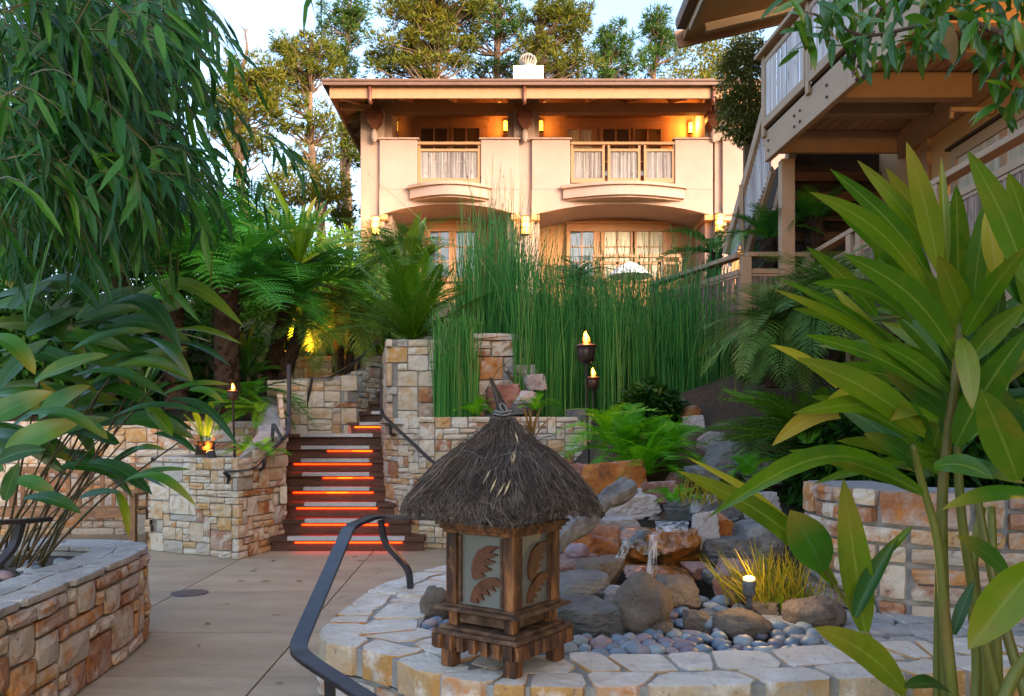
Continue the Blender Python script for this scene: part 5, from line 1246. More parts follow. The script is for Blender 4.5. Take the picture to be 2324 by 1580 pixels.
stem(gr, [(2210, 1700, 2.55), (2216, 1500, 2.6), (2200, 1350, 2.6)], .017, .012)
stem(gr, [(2262, 1620, 2.05), (2310, 1520, 2.05), (2400, 1420, 2.0)], .017, .014)
stem(gr, [(2060, 1620, 2.5), (1975, 1450, 2.6), (1905, 1345, 2.62), (1868, 1290, 2.6)], .010, .006)
stem(gr, [(2125, 1700, 2.32), (2128, 1420, 2.32), (2132, 1200, 2.32)], .012, .009)
RL = [ # base, tip, width, depths, material, options
 (2130, 610, 2057, 322, 62, 2.28, 2.2, 'ginger', dict(bow=.04, face=.9)),
 (2150, 600, 2136, 356, 26, 2.3, 2.3, 'ginger', dict(bow=.03, fold=.7)),
 (2100, 655, 1838, 436, 58, 2.28, 2.05, 'ginger', dict(bow=.10, face=.75)),
 (2110, 625, 1884, 384, 52, 2.32, 2.2, 'ginger', dict(bow=.06, face=.8)),
 (2125, 585, 1946, 364, 46, 2.34, 2.3, 'ginger', dict(bow=.04, face=.8)),
 (2330, 640, 2196, 342, 74, 2.1, 2.05, 'ginger', dict(bow=.05, face=.85)),
 (2345, 580, 2288, 392, 64, 2.2, 2.15, 'ginger', dict(bow=.03, face=.85)),
 (2168, 806, 1914, 577, 78, 2.24, 2.0, 'ginger', dict(bow=.10, face=.8)),
 (2070, 735, 1844, 642, 50, 2.3, 2.1, 'ginger', dict(bow=.10, face=.7)),
 (2050, 830, 1754, 656, 34, 2.36, 2.2, 'ginger', dict(bow=.06, face=.7)),
 (2040, 800, 1768, 632, 30, 2.4, 2.3, 'ginger', dict(bow=.05, face=.7)),
 (2070, 900, 1880, 640, 44, 2.4, 2.4, 'ginger', dict(bow=.04, face=.7)),
 (2140, 905, 1824, 760, 60, 2.26, 2.05, 'ginger', dict(bow=.06, face=.65)),
 (2100, 985, 1808, 812, 84, 2.16, 1.9, 'ginger', dict(bow=.05, face=.8)),
 (1900, 880, 1748, 782, 30, 2.2, 2.1, 'ginger_dry', dict(bow=.08, face=.7)),
 (2130, 955, 1800, 938, 62, 2.2, 1.95, 'ginger', dict(bow=.07, face=.75)),
 (1905, 945, 1752, 1012, 52, 2.1, 1.95, 'ginger_dry', dict(bow=.10, face=.8, fold=.5)),
 (1990, 900, 1850, 960, 50, 2.3, 2.1, 'ginger_dry', dict(bow=.12, face=.6, fold=.5)),
 (2155, 890, 1985, 775, 56, 2.24, 2.15, 'ginger', dict(bow=.06, face=.7)),
 (2190, 760, 2330, 560, 64, 2.24, 2.0, 'ginger', dict(bow=.05, face=.8)),
 (2192, 735, 2128, 578, 68, 2.26, 2.1, 'ginger', dict(bow=.03, face=.9)),
 (2262, 625, 2240, 470, 52, 2.2, 2.2, 'ginger_dry', dict(bow=.03, face=.9)),
 (2200, 700, 2262, 520, 44, 2.35, 2.3, 'ginger', dict(bow=.03, face=.85)),
 (2180, 770, 2206, 930, 56, 2.2, 2.12, 'ginger', dict(bow=.10, face=.7)),
 (2170, 1010, 2335, 745, 88, 2.25, 2.05, 'ginger', dict(bow=.04, face=.85)),
 (2310, 1090, 2226, 884, 104, 2.1, 2.0, 'ginger', dict(bow=.02, face=.95, belly=1.0)),
 (2320, 1060, 2250, 860, 90, 2.35, 2.3, 'ginger_dark', dict(bow=.02, face=.95)),
 (2100, 1130, 1606, 1176, 76, 2.2, 1.75, 'ginger', dict(bow=.17, face=.6, fold=.35)),
 (2095, 1120, 1790, 1022, 60, 2.24, 2.1, 'ginger', dict(bow=.05, face=.7)),
 (1898, 1330, 1536, 1068, 66, 2.62, 2.4, 'ginger', dict(bow=.08, face=.75)),
 (1800, 1190, 1560, 1038, 30, 2.7, 2.6, 'ginger_dry', dict(bow=.03)),
 (1868, 1296, 1792, 1158, 112, 2.55, 2.45, 'ginger_dark', dict(bow=.04, face=.95, belly=1.0)),
 (1962, 1432, 1914, 1086, 84, 2.45, 2.35, 'ginger', dict(bow=.02, face=.92)),
 (1940, 1400, 2040, 1215, 50, 2.4, 2.35, 'ginger_dark', dict(bow=.03, face=.6, fold=.6)),
 (2020, 1255, 2072, 1194, 24, 2.36, 2.33, 'ginger', dict(bow=.02, fold=.6)),
 (2055, 1572, 1848, 1424, 92, 2.2, 2.05, 'ginger', dict(bow=.07, face=.75)),
 (2160, 1575, 2050, 1560, 60, 2.1, 2.0, 'ginger_dark', dict(bow=.10, face=.5)),
 (2370, 1130, 2138, 1156, 60, 2.15, 2.1, 'ginger_dark', dict(bow=.09, face=.55)),
 (2120, 1060, 2256, 1088, 60, 2.2, 2.05, 'ginger', dict(bow=.14, face=.75)),
 (2360, 1275, 2198, 1474, 116, 1.95, 1.85, 'ginger', dict(bow=.02, face=.9, belly=1.0)),
 (2290, 1310, 2170, 1216, 58, 2.3, 2.2, 'ginger_dark', dict(bow=.06, face=.7)),
 (2165, 1440, 2212, 1316, 34, 2.25, 2.25, 'ginger_dark', dict(bow=.03, face=.6)),
 (2110, 1000, 2020, 955, 56, 2.18, 2.05, 'ginger_dark', dict(bow=.25, face=.6, fold=.6)),
 (2090, 1060, 1960, 985, 60, 2.3, 2.2, 'ginger_dark', dict(bow=.05, face=.7)),
 (2190, 1000, 2290, 870, 60, 2.4, 2.4, 'ginger', dict(bow=.05, face=.7)),
 (2190, 900, 2320, 800, 60, 2.5, 2.4, 'ginger_dark', dict(bow=.05, face=.7)),
 (2160, 960, 2010, 850, 70, 2.35, 2.3, 'ginger_dark', dict(bow=.05, face=.7)),
 (2170, 1010, 2140, 880, 70, 2.45, 2.4, 'ginger_dark', dict(bow=.05, face=.8)),
 (2330, 690, 2240, 560, 60, 2.5, 2.5, 'ginger_dark', dict(bow=.05, face=.8)),
 (2180, 690, 2100, 470, 60, 2.5, 2.5, 'ginger', dict(bow=.03, face=.85)),
 (2170, 820, 2060, 560, 66, 2.45, 2.4, 'ginger', dict(bow=.03, face=.85)),
 (2000, 640, 1990, 470, 30, 2.5, 2.5, 'ginger', dict(bow=.02, face=.85)),
 (2360, 760, 2290, 470, 60, 2.5, 2.4, 'ginger', dict(bow=.03, face=.85)),
 (2250, 1010, 2330, 960, 60, 2.5, 2.4, 'ginger_dark', dict(bow=.05)),
]
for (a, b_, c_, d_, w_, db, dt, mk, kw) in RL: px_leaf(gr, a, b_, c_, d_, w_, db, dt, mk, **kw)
fr_ = random.Random(5)
for i in range(46):
    sx, sy = fr_.choice([(2170, 860), (2160, 950), (2185, 740), (2150, 1040), (2230, 900), (2110, 1080), (2250, 1000), (2280, 760)]); ang = R(fr_.uniform(-30, 200)); L_ = fr_.uniform(170, 330)
    tx, ty = sx + L_ * math.cos(ang), sy - L_ * math.sin(ang) * .9
    if tx < 1800 or ty < 420: continue
    dd = fr_.uniform(2.45, 2.9); px_leaf(gr, sx, sy, tx, ty, fr_.uniform(44, 70), dd, dd + fr_.uniform(-.2, .25), fr_.choice(['ginger', 'ginger', 'ginger_dark']), bow=fr_.uniform(.02, .1), face=fr_.uniform(.45, .9), roll=fr_.uniform(-.5, .5))
for (sx, sy, tx, ty, w_, dd) in ((2120, 700, 1900, 480, 50, 2.5), (2150, 640, 2010, 380, 54, 2.45), (2175, 660, 2170, 420, 60, 2.4), (2210, 700, 2250, 430, 60, 2.3), (2060, 800, 1800, 700, 46, 2.5), (2100, 880, 1840, 840, 54, 2.4), (2080, 1000, 1840, 900, 60, 2.35), (2200, 820, 2330, 690, 64, 2.3), (2140, 1080, 1900, 1000, 56, 2.4), (1990, 720, 1830, 560, 44, 2.6)):
    px_leaf(gr, sx, sy, tx, ty, w_, dd, dd - .1, 'ginger', bow=.06, face=.7, roll=U(-.4, .4))
# ---- left ginger in the curved planter
gl = thing('ginger_plant', 'dark green ginger plant arching out of the left planter', 'plant', (-2.95, 4.7, .5))
LL = [(290, 690, 553, 741, 44, 4.3, 4.0, .22), (255, 690, 413, 800, 50, 4.1, 3.8, .20), (92, 640, 228, 708, 46, 3.9, 3.7, .16), (395, 750, 548, 781, 26, 4.2, 4.0, .08),
 (160, 797, 352, 752, 52, 4.3, 4.2, .08), (322, 765, 438, 866, 44, 4.3, 4.1, .12), (405, 775, 525, 832, 22, 4.4, 4.3, .08), (80, 866, 246, 806, 62, 4.0, 4.0, .06),
 (262, 832, 440, 862, 30, 4.3, 4.1, .10), (295, 815, 440, 868, 26, 4.5, 4.3, .10), (165, 853, 384, 902, 40, 4.0, 3.8, .12), (375, 893, 525, 873, 24, 4.2, 4.1, .08),
 (430, 885, 508, 914, 24, 4.1, 4.0, .12), (88, 946, 204, 876, 62, 4.1, 4.1, .05), (258, 946, 470, 940, 34, 4.1, 3.9, .10), (390, 905, 540, 1012, 28, 4.1, 3.9, .14),
 (335, 925, 391, 992, 46, 4.2, 4.1, .05), (65, 938, 242, 998, 40, 3.9, 3.8, .14), (15, 1022, 184, 956, 68, 3.9, 4.0, .05), (350, 984, 446, 1028, 30, 4.2, 4.1, .10),
 (190, 960, 245, 998, 30, 4.2, 4.1, .08), (280, 1036, 376, 1022, 36, 4.3, 4.2, .12), (-10, 1050, 104, 1020, 46, 3.8, 3.8, .08), (288, 1088, 446, 1149, 34, 4.1, 3.9, .16),
 (282, 1094, 434, 1066, 24, 4.2, 4.1, .08), (262, 1112, 292, 1220, 26, 4.3, 4.2, .14), (180, 1130, 275, 1117, 24, 4.3, 4.2, .06), (200, 1050, 346, 1124, 54, 4.4, 4.2, .10),
 (55, 1130, 184, 1166, 50, 4.2, 4.1, .10), (12, 1136, 44, 1050, 42, 4.1, 4.1, .04), (60, 760, 190, 700, 50, 4.6, 4.6, .06), (20, 700, 120, 640, 50, 4.4, 4.4, .06),
 (0, 880, 110, 770, 60, 4.4, 4.5, .06), (120, 770, 300, 800, 44, 4.7, 4.6, .10), (30, 800, 190, 850, 54, 4.5, 4.4, .12), (-30, 960, 120, 890, 70, 4.2, 4.3, .05),
 (180, 900, 330, 850, 46, 4.7, 4.7, .08), (210, 880, 380, 950, 44, 4.7, 4.6, .12), (100, 1000, 250, 950, 46, 4.6, 4.6, .08), (140, 1060, 280, 1090, 44, 4.6, 4.6, .12),
 (-20, 760, 80, 850, 60, 4.2, 4.1, .12), (60, 720, 160, 800, 46, 4.8, 4.8, .12), (180, 740, 330, 700, 40, 4.9, 4.9, .10), (30, 1090, 130, 1130, 44, 4.5, 4.4, .10), (240, 1070, 330, 1010, 36, 4.6, 4.6, .06)]
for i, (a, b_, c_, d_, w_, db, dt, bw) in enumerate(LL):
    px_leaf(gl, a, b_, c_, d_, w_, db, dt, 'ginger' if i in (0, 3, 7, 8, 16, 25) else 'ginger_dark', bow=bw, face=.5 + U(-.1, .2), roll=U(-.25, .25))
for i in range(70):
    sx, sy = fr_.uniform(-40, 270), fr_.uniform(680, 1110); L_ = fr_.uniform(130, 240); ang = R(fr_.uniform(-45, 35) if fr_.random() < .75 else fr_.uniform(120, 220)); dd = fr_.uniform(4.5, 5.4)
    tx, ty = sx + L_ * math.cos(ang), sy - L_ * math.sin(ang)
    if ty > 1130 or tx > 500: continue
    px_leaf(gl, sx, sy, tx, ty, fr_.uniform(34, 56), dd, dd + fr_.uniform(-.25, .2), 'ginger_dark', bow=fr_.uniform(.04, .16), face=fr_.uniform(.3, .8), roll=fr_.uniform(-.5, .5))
for i in range(20):
    a, e = -40 + U(0, 130), 1235 + U(-20, 20); tx = a + U(80, 360); ty = U(760, 1090)
    dd = U(4.75, 5.2); stem(gl, [(a, e + 60, dd), ((a * .55 + tx * .45), e - (e - ty) * .42, dd - .1), (tx, ty, dd - .3)], U(.005, .010), .004, 'stem_dark')

# ---- bamboo hanging in from the upper left
bmb = thing('bamboo_clump', 'dense drooping bamboo foliage hanging in from the upper left', 'bamboo', (-3.6, 4.0, .4))
poly = [(-60, -60), (430, -60), (385, 60), (350, 130), (330, 200), (350, 290), (390, 350), (350, 390), (300, 440), (260, 500), (220, 540), (-60, 570)]
def inside(x, y, pg):
    r_ = False; n = len(pg)
    for i in range(n):
        x1, y1 = pg[i]; x2, y2 = pg[(i + 1) % n]
        if (y1 > y) != (y2 > y) and x < (x2 - x1) * (y - y1) / (y2 - y1) + x1: r_ = not r_
    return r_
BL = []   # (p, d, n, L, W)
twigs = MB()
def bamboo_twig(p, dirx, L, nl):
    pts = [p + Vector((dirx.x * t, dirx.y * t, dirx.z * t - .55 * t * t)) * L for t in (0, .25, .5, .75, 1)]
    twigs.tube(pts, (.0035, .001), 3)
    for k in range(nl):
        t = (k + U(.3, .9)) / nl; i = min(3, int(t * 4)); q = pts[i].lerp(pts[i + 1], t * 4 - i); dd = unit(pts[i + 1] - pts[i])
        d = unit(dd * .6 + Vector((U(-.7, .7), U(-.7, .7), U(-1.2, .05)))); BL.append((q, d, Vector((U(-.6, .6), U(-1, .1), U(.1, 1))), U(.11, .21), U(.020, .033)))
cnt = 0
while cnt < 1350:
    x, y = U(-40, 560), U(-60, 700)
    if not inside(x, y, poly): continue
    if y < 190 and U(0, 1) < .28: continue
    cnt += 1; Y = (U(2.8, 6.2) if x < 330 else U(3.4, 6.2)) if y < 430 else U(4.6, 6.6)
    bamboo_twig(at(x, y, Y), unit((U(-.2, 1), U(-.5, .5), U(-.5, .5))), U(.16, .4), rng.randint(4, 8))
for (x, y, Y) in ((460, 20, 4.4), (450, 60, 4.2), (420, 150, 4.4), (480, 225, 4.5), (500, 290, 4.5), (570, 300, 4.4), (620, 320, 4.5), (520, 350, 4.5), (440, 400, 4.2), (400, 450, 4.2)):
    for _ in range(2): bamboo_twig(at(x + U(-15, 15), y + U(-15, 15), Y), unit((U(.2, 1), U(-.3, .3), U(-.6, 0))), U(.18, .32), 5)
# a hanging tip at the top of the sky
bamboo_twig(at(690, -60, 4.0), unit((.2, 0, -1)), .1, 2); bamboo_twig(at(725, -60, 4.0), unit((.2, 0, -1)), .1, 2)
for _ in range(750):          # unseen twigs added above the picture to shade the left of the courtyard
    p = Vector((U(-8.5, -2.4), U(3.5, 10.5), U(5.2, 7.2)))
    if HY - F * (p.z - .7 - EH) / p.y > -30: continue
    bamboo_twig(p, unit((U(-.6, .8), U(-.6, .6), U(-.5, .5))), U(.3, .6), 7)
def near_key(l): return -l[3] / l[0].y
vis = [l for l in BL if -40 < CX + F * l[0].x / l[0].y < 760 and -40 < HY - F * (l[0].z - EH) / l[0].y]
vis.sort(key=near_key); chosen = set(id(l) for l in vis[:290])
fol = MB()
for l in BL:
    if id(l) in chosen:
        b = MB(); b.uv = None; blade(b, Vector((0, 0, 0)), l[1], l[2], l[3], l[4], 4, .18, .25)
        o = bpy.data.objects.new('leaf', b.mesh('leaf', M['bamboo'])); COL.objects.link(o); o.parent = bmb; o.location = l[0] - origin(bmb)
    else: blade(fol, l[0], l[1], l[2], l[3], l[4], 2, .18, .25)
fol.build('foliage', M['bamboo_m'], bmb)['kind'] = 'stuff'
twigs.build('twigs', M['culm'], bmb)['kind'] = 'stuff'
for k in range(12):
    x0 = U(-4.4, -3.2); y0 = U(3.2, 5.2); lean = U(.3, 1.5)
    pts = spline([(x0, y0, .4), (x0 + .1, y0, 2.2), (x0 + .35 * lean, y0 - .05, 3.6), (x0 + 1.0 * lean, y0 - .1, 4.5), (x0 + 1.55 * lean, y0 - .1, 4.35)], 6); b = MB(); b.tube(pts, (.016, .004), 6); b.build('culm', M['culm'], bmb, smooth=True)

# ---- fronds
def frond(L, pairs, ll, lw, arch=.35, droop=.3, fwd=.6, style='pin', seed=0, vee=.25, taper=.9):
    r_ = random.Random(seed); b = MB(); pts = []
    for i in range(13):
        t = i / 12; pts.append(Vector((L * t * (1 - .12 * t), 0, L * (arch * t - (arch + droop) * t * t))))
    def rp_(t):
        i = min(11, int(t * 12)); return pts[i].lerp(pts[i + 1], t * 12 - i), unit(pts[i + 1] - pts[i])
    b.tube(pts, (.011 * L + .002, .002), 4)
    for k in range(pairs):
        t = .08 + .91 * k / (pairs - 1); p, d = rp_(t); w_ = max(.12, math.sin(math.pi * (t * taper + .08)) ** .7)
        for sd in (-1, 1):
            dd = unit(d * fwd + Vector((0, sd, 0)) + Vector((0, 0, vee)) + Vector((r_.uniform(-.1, .1), r_.uniform(-.06, .06), r_.uniform(-.12, .12))))
            nn = unit(d.cross(Vector((0, 1, 0)))); nn = nn if nn.z > 0 else -nn
            if style == 'pin':
                blade(b, p, dd, nn, ll * w_, lw, 2, r_.uniform(.15, .4), .2)
            else:
                Lp = ll * w_; m = 9; s2 = dd.cross(nn)
                for q in range(m):
                    u = (q + .4) / m; pp = p + dd * (Lp * u) + Vector((0, 0, -.18 * Lp * u * u)); wl = lw * (1.05 - u) * w_ + .004
                    for e in (-1, 1):
                        base = len(b.v); tip = pp + dd * wl * .45 + s2 * (e * wl); b.v += [tuple(pp - dd * (Lp / m * .42)), tuple(tip), tuple(pp + dd * (Lp / m * .42))]; b.f.append((base, base + 1, base + 2))
    return b
def frond_set(key, m, n, **kw): return [frond(seed=i + 7, **{k: (v[0] + (v[1] - v[0]) * i / max(1, n - 1) if isinstance(v, tuple) else v) for k, v in kw.items()}).mesh('frond', M[m]) for i in range(n)]
FS = {'tree': frond_set('tree', 'treefern', 3, L=1, pairs=26, ll=.24, lw=.035, arch=(.25, .5), droop=(.2, .5), style='bip'),
      'fern': frond_set('fern', 'fern', 3, L=1, pairs=18, ll=.26, lw=.05, arch=(.4, .8), droop=(.2, .4), style='bip', taper=.75),
      'palm': frond_set('palm', 'palm', 3, L=1, pairs=40, ll=.36, lw=.014, arch=(.4, .8), droop=(.5, .8), fwd=.75),
      'cycad': frond_set('cycad', 'cycad', 3, L=1, pairs=44, ll=.15, lw=.017, arch=(.10, .25), droop=(.0, .18), fwd=.9, vee=.35)}
def plant(name, label, base, key, n, L, pitch=(10, 70), cat='plant', group=None, trunk=None, az=(0, 360), seed=1, mkk=None, root=None):
    r_ = random.Random(seed); base = Vector(base); top = base.copy()
    root = root or thing(name, label, cat, base, group=group)
    if trunk:
        h, ra, lean = trunk; top = base + Vector((lean[0], lean[1], h)); b = MB(); pts = spline([base, base.lerp(top, .5) + Vector((lean[0] * -.1, 0, 0)), top], 6); b.tube(pts, (ra * 1.15, ra), 12)
        b.v = [(v[0] + ra * .25 * mnoise.noise(Vector(v) * 14), v[1] + ra * .25 * mnoise.noise(Vector(v) * 14 + Vector((9, 0, 0))), v[2]) for v in b.v]
        for i in range(int(h * 90)):   # old leaf bases
            t = r_.uniform(.05, 1); q = base.lerp(top, t); a = r_.uniform(0, 6.28); d = Vector((math.cos(a), math.sin(a), .9)); blade(b, q + Vector((math.cos(a), math.sin(a), 0)) * ra * .85, d, Vector((0, 0, 1)), ra * r_.uniform(.7, 1.3), ra * .5, 1, .0, .2)
        b.build('trunk', M['fernbark'], root)
    ms = FS[key]
    for i in range(n):
        a = R(az[0] + (az[1] - az[0]) * (i * .618 % 1)) + r_.uniform(-.15, .15); pt = R(pitch[0] + (pitch[1] - pitch[0]) * ((i + .5) / n)) * r_.uniform(.85, 1.1); l = L * r_.uniform(.8, 1.15)
        inst('frond', r_.choice(ms), root, top + Vector((math.cos(a), math.sin(a), 0)) * .04, (r_.uniform(-.35, .35), -pt, a), l)
    return root
# tree ferns behind the stairs on the left
tf = 'tree ferns left of the stairs'
plant('tree_fern', 'broad tree fern crown above the amber uplight', at(605, 900, 12.6), 'tree', 24, 1.9, (-12, 55), group=tf, trunk=(1.55, .11, (.35, .1)), seed=3, cat='tree fern')
plant('tree_fern', 'tall tree fern with red brown trunk behind the left torch', at(515, 950, 11.6), 'tree', 24, 1.75, (-15, 60), group=tf, trunk=(1.9, .16, (-.05, .1)), seed=4, cat='tree fern')
plant('tree_fern', 'dark tree fern behind the left ginger leaves', at(400, 930, 11.9), 'tree', 24, 1.9, (-10, 60), group=tf, trunk=(2.2, .15, (-.1, 0)), seed=5, cat='tree fern')
plant('tree_fern', 'highest tree fern spreading below the pine trunks', at(520, 760, 14.5), 'tree', 24, 2.1, (-5, 60), group=tf, trunk=(1.4, .14, (0, 0)), seed=6, cat='tree fern')
plant('tree_fern', 'far left tree fern half hidden by bamboo', at(270, 900, 12.5), 'tree', 22, 2.0, (-10, 60), group=tf, trunk=(2.3, .15, (0, 0)), seed=8, cat='tree fern')
plant('tree_fern', 'small tree fern drooping over the back wall', at(570, 955, 11.7), 'tree', 14, 1.0, (-30, 30), group=tf, trunk=(.35, .09, (0, 0)), seed=9, cat='tree fern')
plant('tree_fern', 'pale tree fern crown in front of the lodge stair', at(1610, 720, 12.6), 'tree', 14, .95, (-15, 55), trunk=(1.0, .1, (.1, 0)), seed=10, cat='tree fern')
plant('tree_fern', 'tree fern under the raised deck behind the walkway rail', at(1850, 660, 10.2), 'tree', 18, .6, (0, 70), trunk=(.9, .1, (0, 0)), seed=12, cat='tree fern')
plant('tree_fern', 'tree fern beside the deck post behind the walkway rail', at(1745, 700, 10.5), 'tree', 16, .7, (0, 70), trunk=(.9, .1, (0, 0)), seed=13, cat='tree fern')
# slim palms beside the upper steps
plant('palm', 'leaning palm in front of the amber lit terrace wall', at(640, 880, 12.55), 'palm', 20, .8, (-20, 65), trunk=(.95, .09, (.28, .1)), seed=14, group='slim palms by the steps', cat='palm')
plant('palm', 'slim palm with straight trunk beside the far torch', at(768, 845, 13.3), 'palm', 20, .95, (-25, 65), trunk=(1.0, .08, (0, .1)), seed=15, group='slim palms by the steps', cat='palm')
plant('palm', 'second slim palm right of the far torch', at(792, 850, 13.2), 'palm', 18, .8, (-25, 65), trunk=(.7, .06, (.03, .1)), seed=16, group='slim palms by the steps', cat='palm')
plant('palm', 'shaggy palm rising behind the sago cycad', at(905, 740, 13.2), 'palm', 44, .95, (0, 85), trunk=(.95, .1, (0, 0)), seed=17, cat='palm')
plant('palm', 'small palm hidden among the horsetails before the villa', at(1310, 720, 13.5), 'palm', 22, .9, (-10, 70), trunk=(.5, .08, (0, 0)), seed=18, cat='palm')
plant('palm', 'feathery palm below the walkway railing', at(1760, 880, 8.3), 'palm', 60, .72, (-35, 80), trunk=(.55, .09, (0, 0)), seed=19, cat='palm')
plant('palm', 'feathery palm behind the right hand ginger leaves', at(1880, 850, 7.8), 'palm', 50, .7, (-35, 80), trunk=(.7, .09, (0, 0)), seed=20, cat='palm')
plant('palm', 'low grassy palm trailing over the bank rocks', at(1720, 1010, 7.3), 'palm', 24, .6, (-25, 50), seed=21, cat='palm')
# cycads
plant('cycad', 'big sago cycad on top of the stone pier', at(935, 768, 10.9), 'cycad', 40, 1.3, (8, 82), seed=22, cat='cycad')
plant('cycad', 'small gold lit cycad in the planter left of the stairs', at(466, 1032, 9.45), 'cycad', 7, .5, (55, 88), trunk=(.16, .10, (0, 0)), seed=23, cat='cycad')
plant('cycad', 'sago cycad spreading over the bank behind the ginger', at(1850, 990, 6.4), 'cycad', 22, .85, (-5, 40), az=(100, 260), seed=24, cat='cycad')
plant('cycad', 'cycad drooping over the back wall beside the left handrail', at(600, 925, 10.9), 'cycad', 14, .75, (-25, 25), seed=25, cat='cycad', az=(120, 300))
# strap leaved plants
def straps(name, label, base, n, L, W, mk, pitch, seed, az=(0, 360), cat='plant'):
    r_ = random.Random(seed); base = Vector(base); root = thing(name, label, cat, base)
    for i in range(n):
        a = R(r_.uniform(*az)); pt = R(r_.uniform(*pitch)); l = L * r_.uniform(.7, 1.15); d = Vector((math.cos(a) * math.cos(pt), math.sin(a) * math.cos(pt), math.sin(pt)))
        b = big_leaf(base + d * .05, base + d * l, W * r_.uniform(.8, 1.2), bow=.10, face=.4, fold=.35, ns=8); b.build('leaf', M[mk], root, smooth=True)
straps('ginger_plant', 'strap leaved plant standing out against the villa wall', at(680, 600, 12.0), 22, 1.25, .11, 'ginger', (0, 75), 31)
straps('strap_plant', 'broad yellow green leaves behind the shaggy palm', at(925, 640, 12.8), 9, 1.0, .2, 'ginger', (45, 85), 32)
straps('strap_plant', 'low broad leaves above the left back wall', at(330, 900, 11.6), 16, .9, .13, 'ginger_dark', (5, 70), 33)
straps('strap_plant', 'dark broad leaves beside the leaning palm', at(560, 850, 12.2), 14, .8, .11, 'ginger_dark', (5, 70), 34)
straps('flax_plant', 'small dark red flax behind the lantern roof', at(1205, 1010, 7.5), 9, .36, .022, 'deadleaf', (50, 88), 35)
# bright fern by the cascade
for i, (px, py, Y, n, L, lab) in enumerate(((1430, 1040, 7.6, 24, .55, 'bright green fern beside the torch pole'), (1500, 1040, 7.4, 24, .5, 'bright green fern right of the torch pole fern'), (1465, 1075, 7.1, 22, .45, 'lower fern overhanging the cascade rocks'), (1380, 1000, 7.9, 12, .55, 'upright fern touching the torch pole'))):
    plant('fern', lab, at(px, py, Y), 'fern', n, L, (0, 80), seed=40 + i, cat='fern', group='bright ferns by the cascade')
for i, (px, py, Y, L, lab) in enumerate(((1080, 940, 9.85, .3, 'tiny yellow fern at the foot of the left horsetails'), (1215, 930, 9.8, .3, 'tiny fern among the rocks right of the lantern tip'), (590, 1032, 9.5, .3, 'little green fern in the planter by the left handrail'), (560, 1030, 9.6, .25, 'tiny fern between torch and handrail in the planter'), (1530, 1140, 6.0, .2, 'tiny fern beside the waterfall lip'), (1700, 1080, 6.4, .25, 'small fern between the bank rocks'))):
    plant('fern', lab, at(px, py, Y), 'fern', 12, L, (10, 75), seed=60 + i, cat='fern')
# ---- horsetails
def horsetails(label, n, fn, seed):
    r_ = random.Random(seed); b = MB(); t_ = MB(); first = None
    for i in range(n):
        x, y, z, h = fn(r_); 
        if first is None: first = (x, y, z)
        q_ = 3.2 if r_.random() < .1 else 1; lx, ly = r_.gauss(0, .045 * q_) * h, r_.gauss(0, .03 * q_) * h; ra = r_.uniform(.0045, .0085)
        pts = [Vector((x, y, z)), Vector((x + lx * .2, y + ly * .2, z + h * .45)), Vector((x + lx * .6, y + ly * .6, z + h * .8)), Vector((x + lx * 1.1, y + ly, z + h))]
        b.tube(pts, (ra, ra * .45), 3)
        if r_.random() < .5: t_.tube([pts[-1], pts[-1] + (pts[-1] - pts[-2]).normalized() * .035], (ra * .9, ra * .3), 3)
    root = thing('horsetail_clump', label, 'horsetail', first, group='horsetail clumps')
    b.build('stalks', M['horsetail'], root)['kind'] = 'stuff'; t_.build('tips', M['horsetip'], root)['kind'] = 'stuff'
def hz_top(px):  # crown height line in layout units
    pts = [(985, 720), (1020, 650), (1050, 530), (1100, 460), (1160, 470), (1210, 550), (1260, 600), (1330, 600), (1400, 610), (1480, 600), (1560, 585), (1640, 590), (1670, 640)]
    for (a, c), (d, e) in zip(pts, pts[1:]):
        if px <= d: return c + (e - c) * (px - a) / (d - a)
    return 640
def hfun(p0, p1, Ya, Yb, zb):
    def f(r_):
        px = r_.uniform(p0, p1); Y = r_.uniform(Ya, Yb); x = X(px, Y); top = Z(hz_top(px), Y)
        h = (top - zb) * (r_.uniform(.5, 1.0) if r_.random() < .93 else r_.uniform(1.0, 1.2)); return x, Y, zb, max(.4, h)
    return f
horsetails('tall dense horsetail clump in the middle of the bed', 1100, hfun(1035, 1240, 11.0, 12.4, 1.5), 71)
horsetails('wide horsetail clump right of the torches', 1700, hfun(1360, 1665, 10.0, 12.0, 1.4), 72)
horsetails('thin horsetail clump behind the torches', 520, hfun(1225, 1375, 10.9, 12.2, 1.5), 73)
horsetails('sparse horsetail stalks in front of the pale rocks', 150, hfun(1165, 1300, 10.3, 10.7, 1.55), 75)
def hsmall(r_):
    px = r_.uniform(985, 1085); Y = r_.uniform(9.85, 10.35); zb = 1.55; return X(px, Y), Y, zb, r_.uniform(.6, 1.45)
horsetails('front horsetail clump against the stone pier', 420, hsmall, 74)
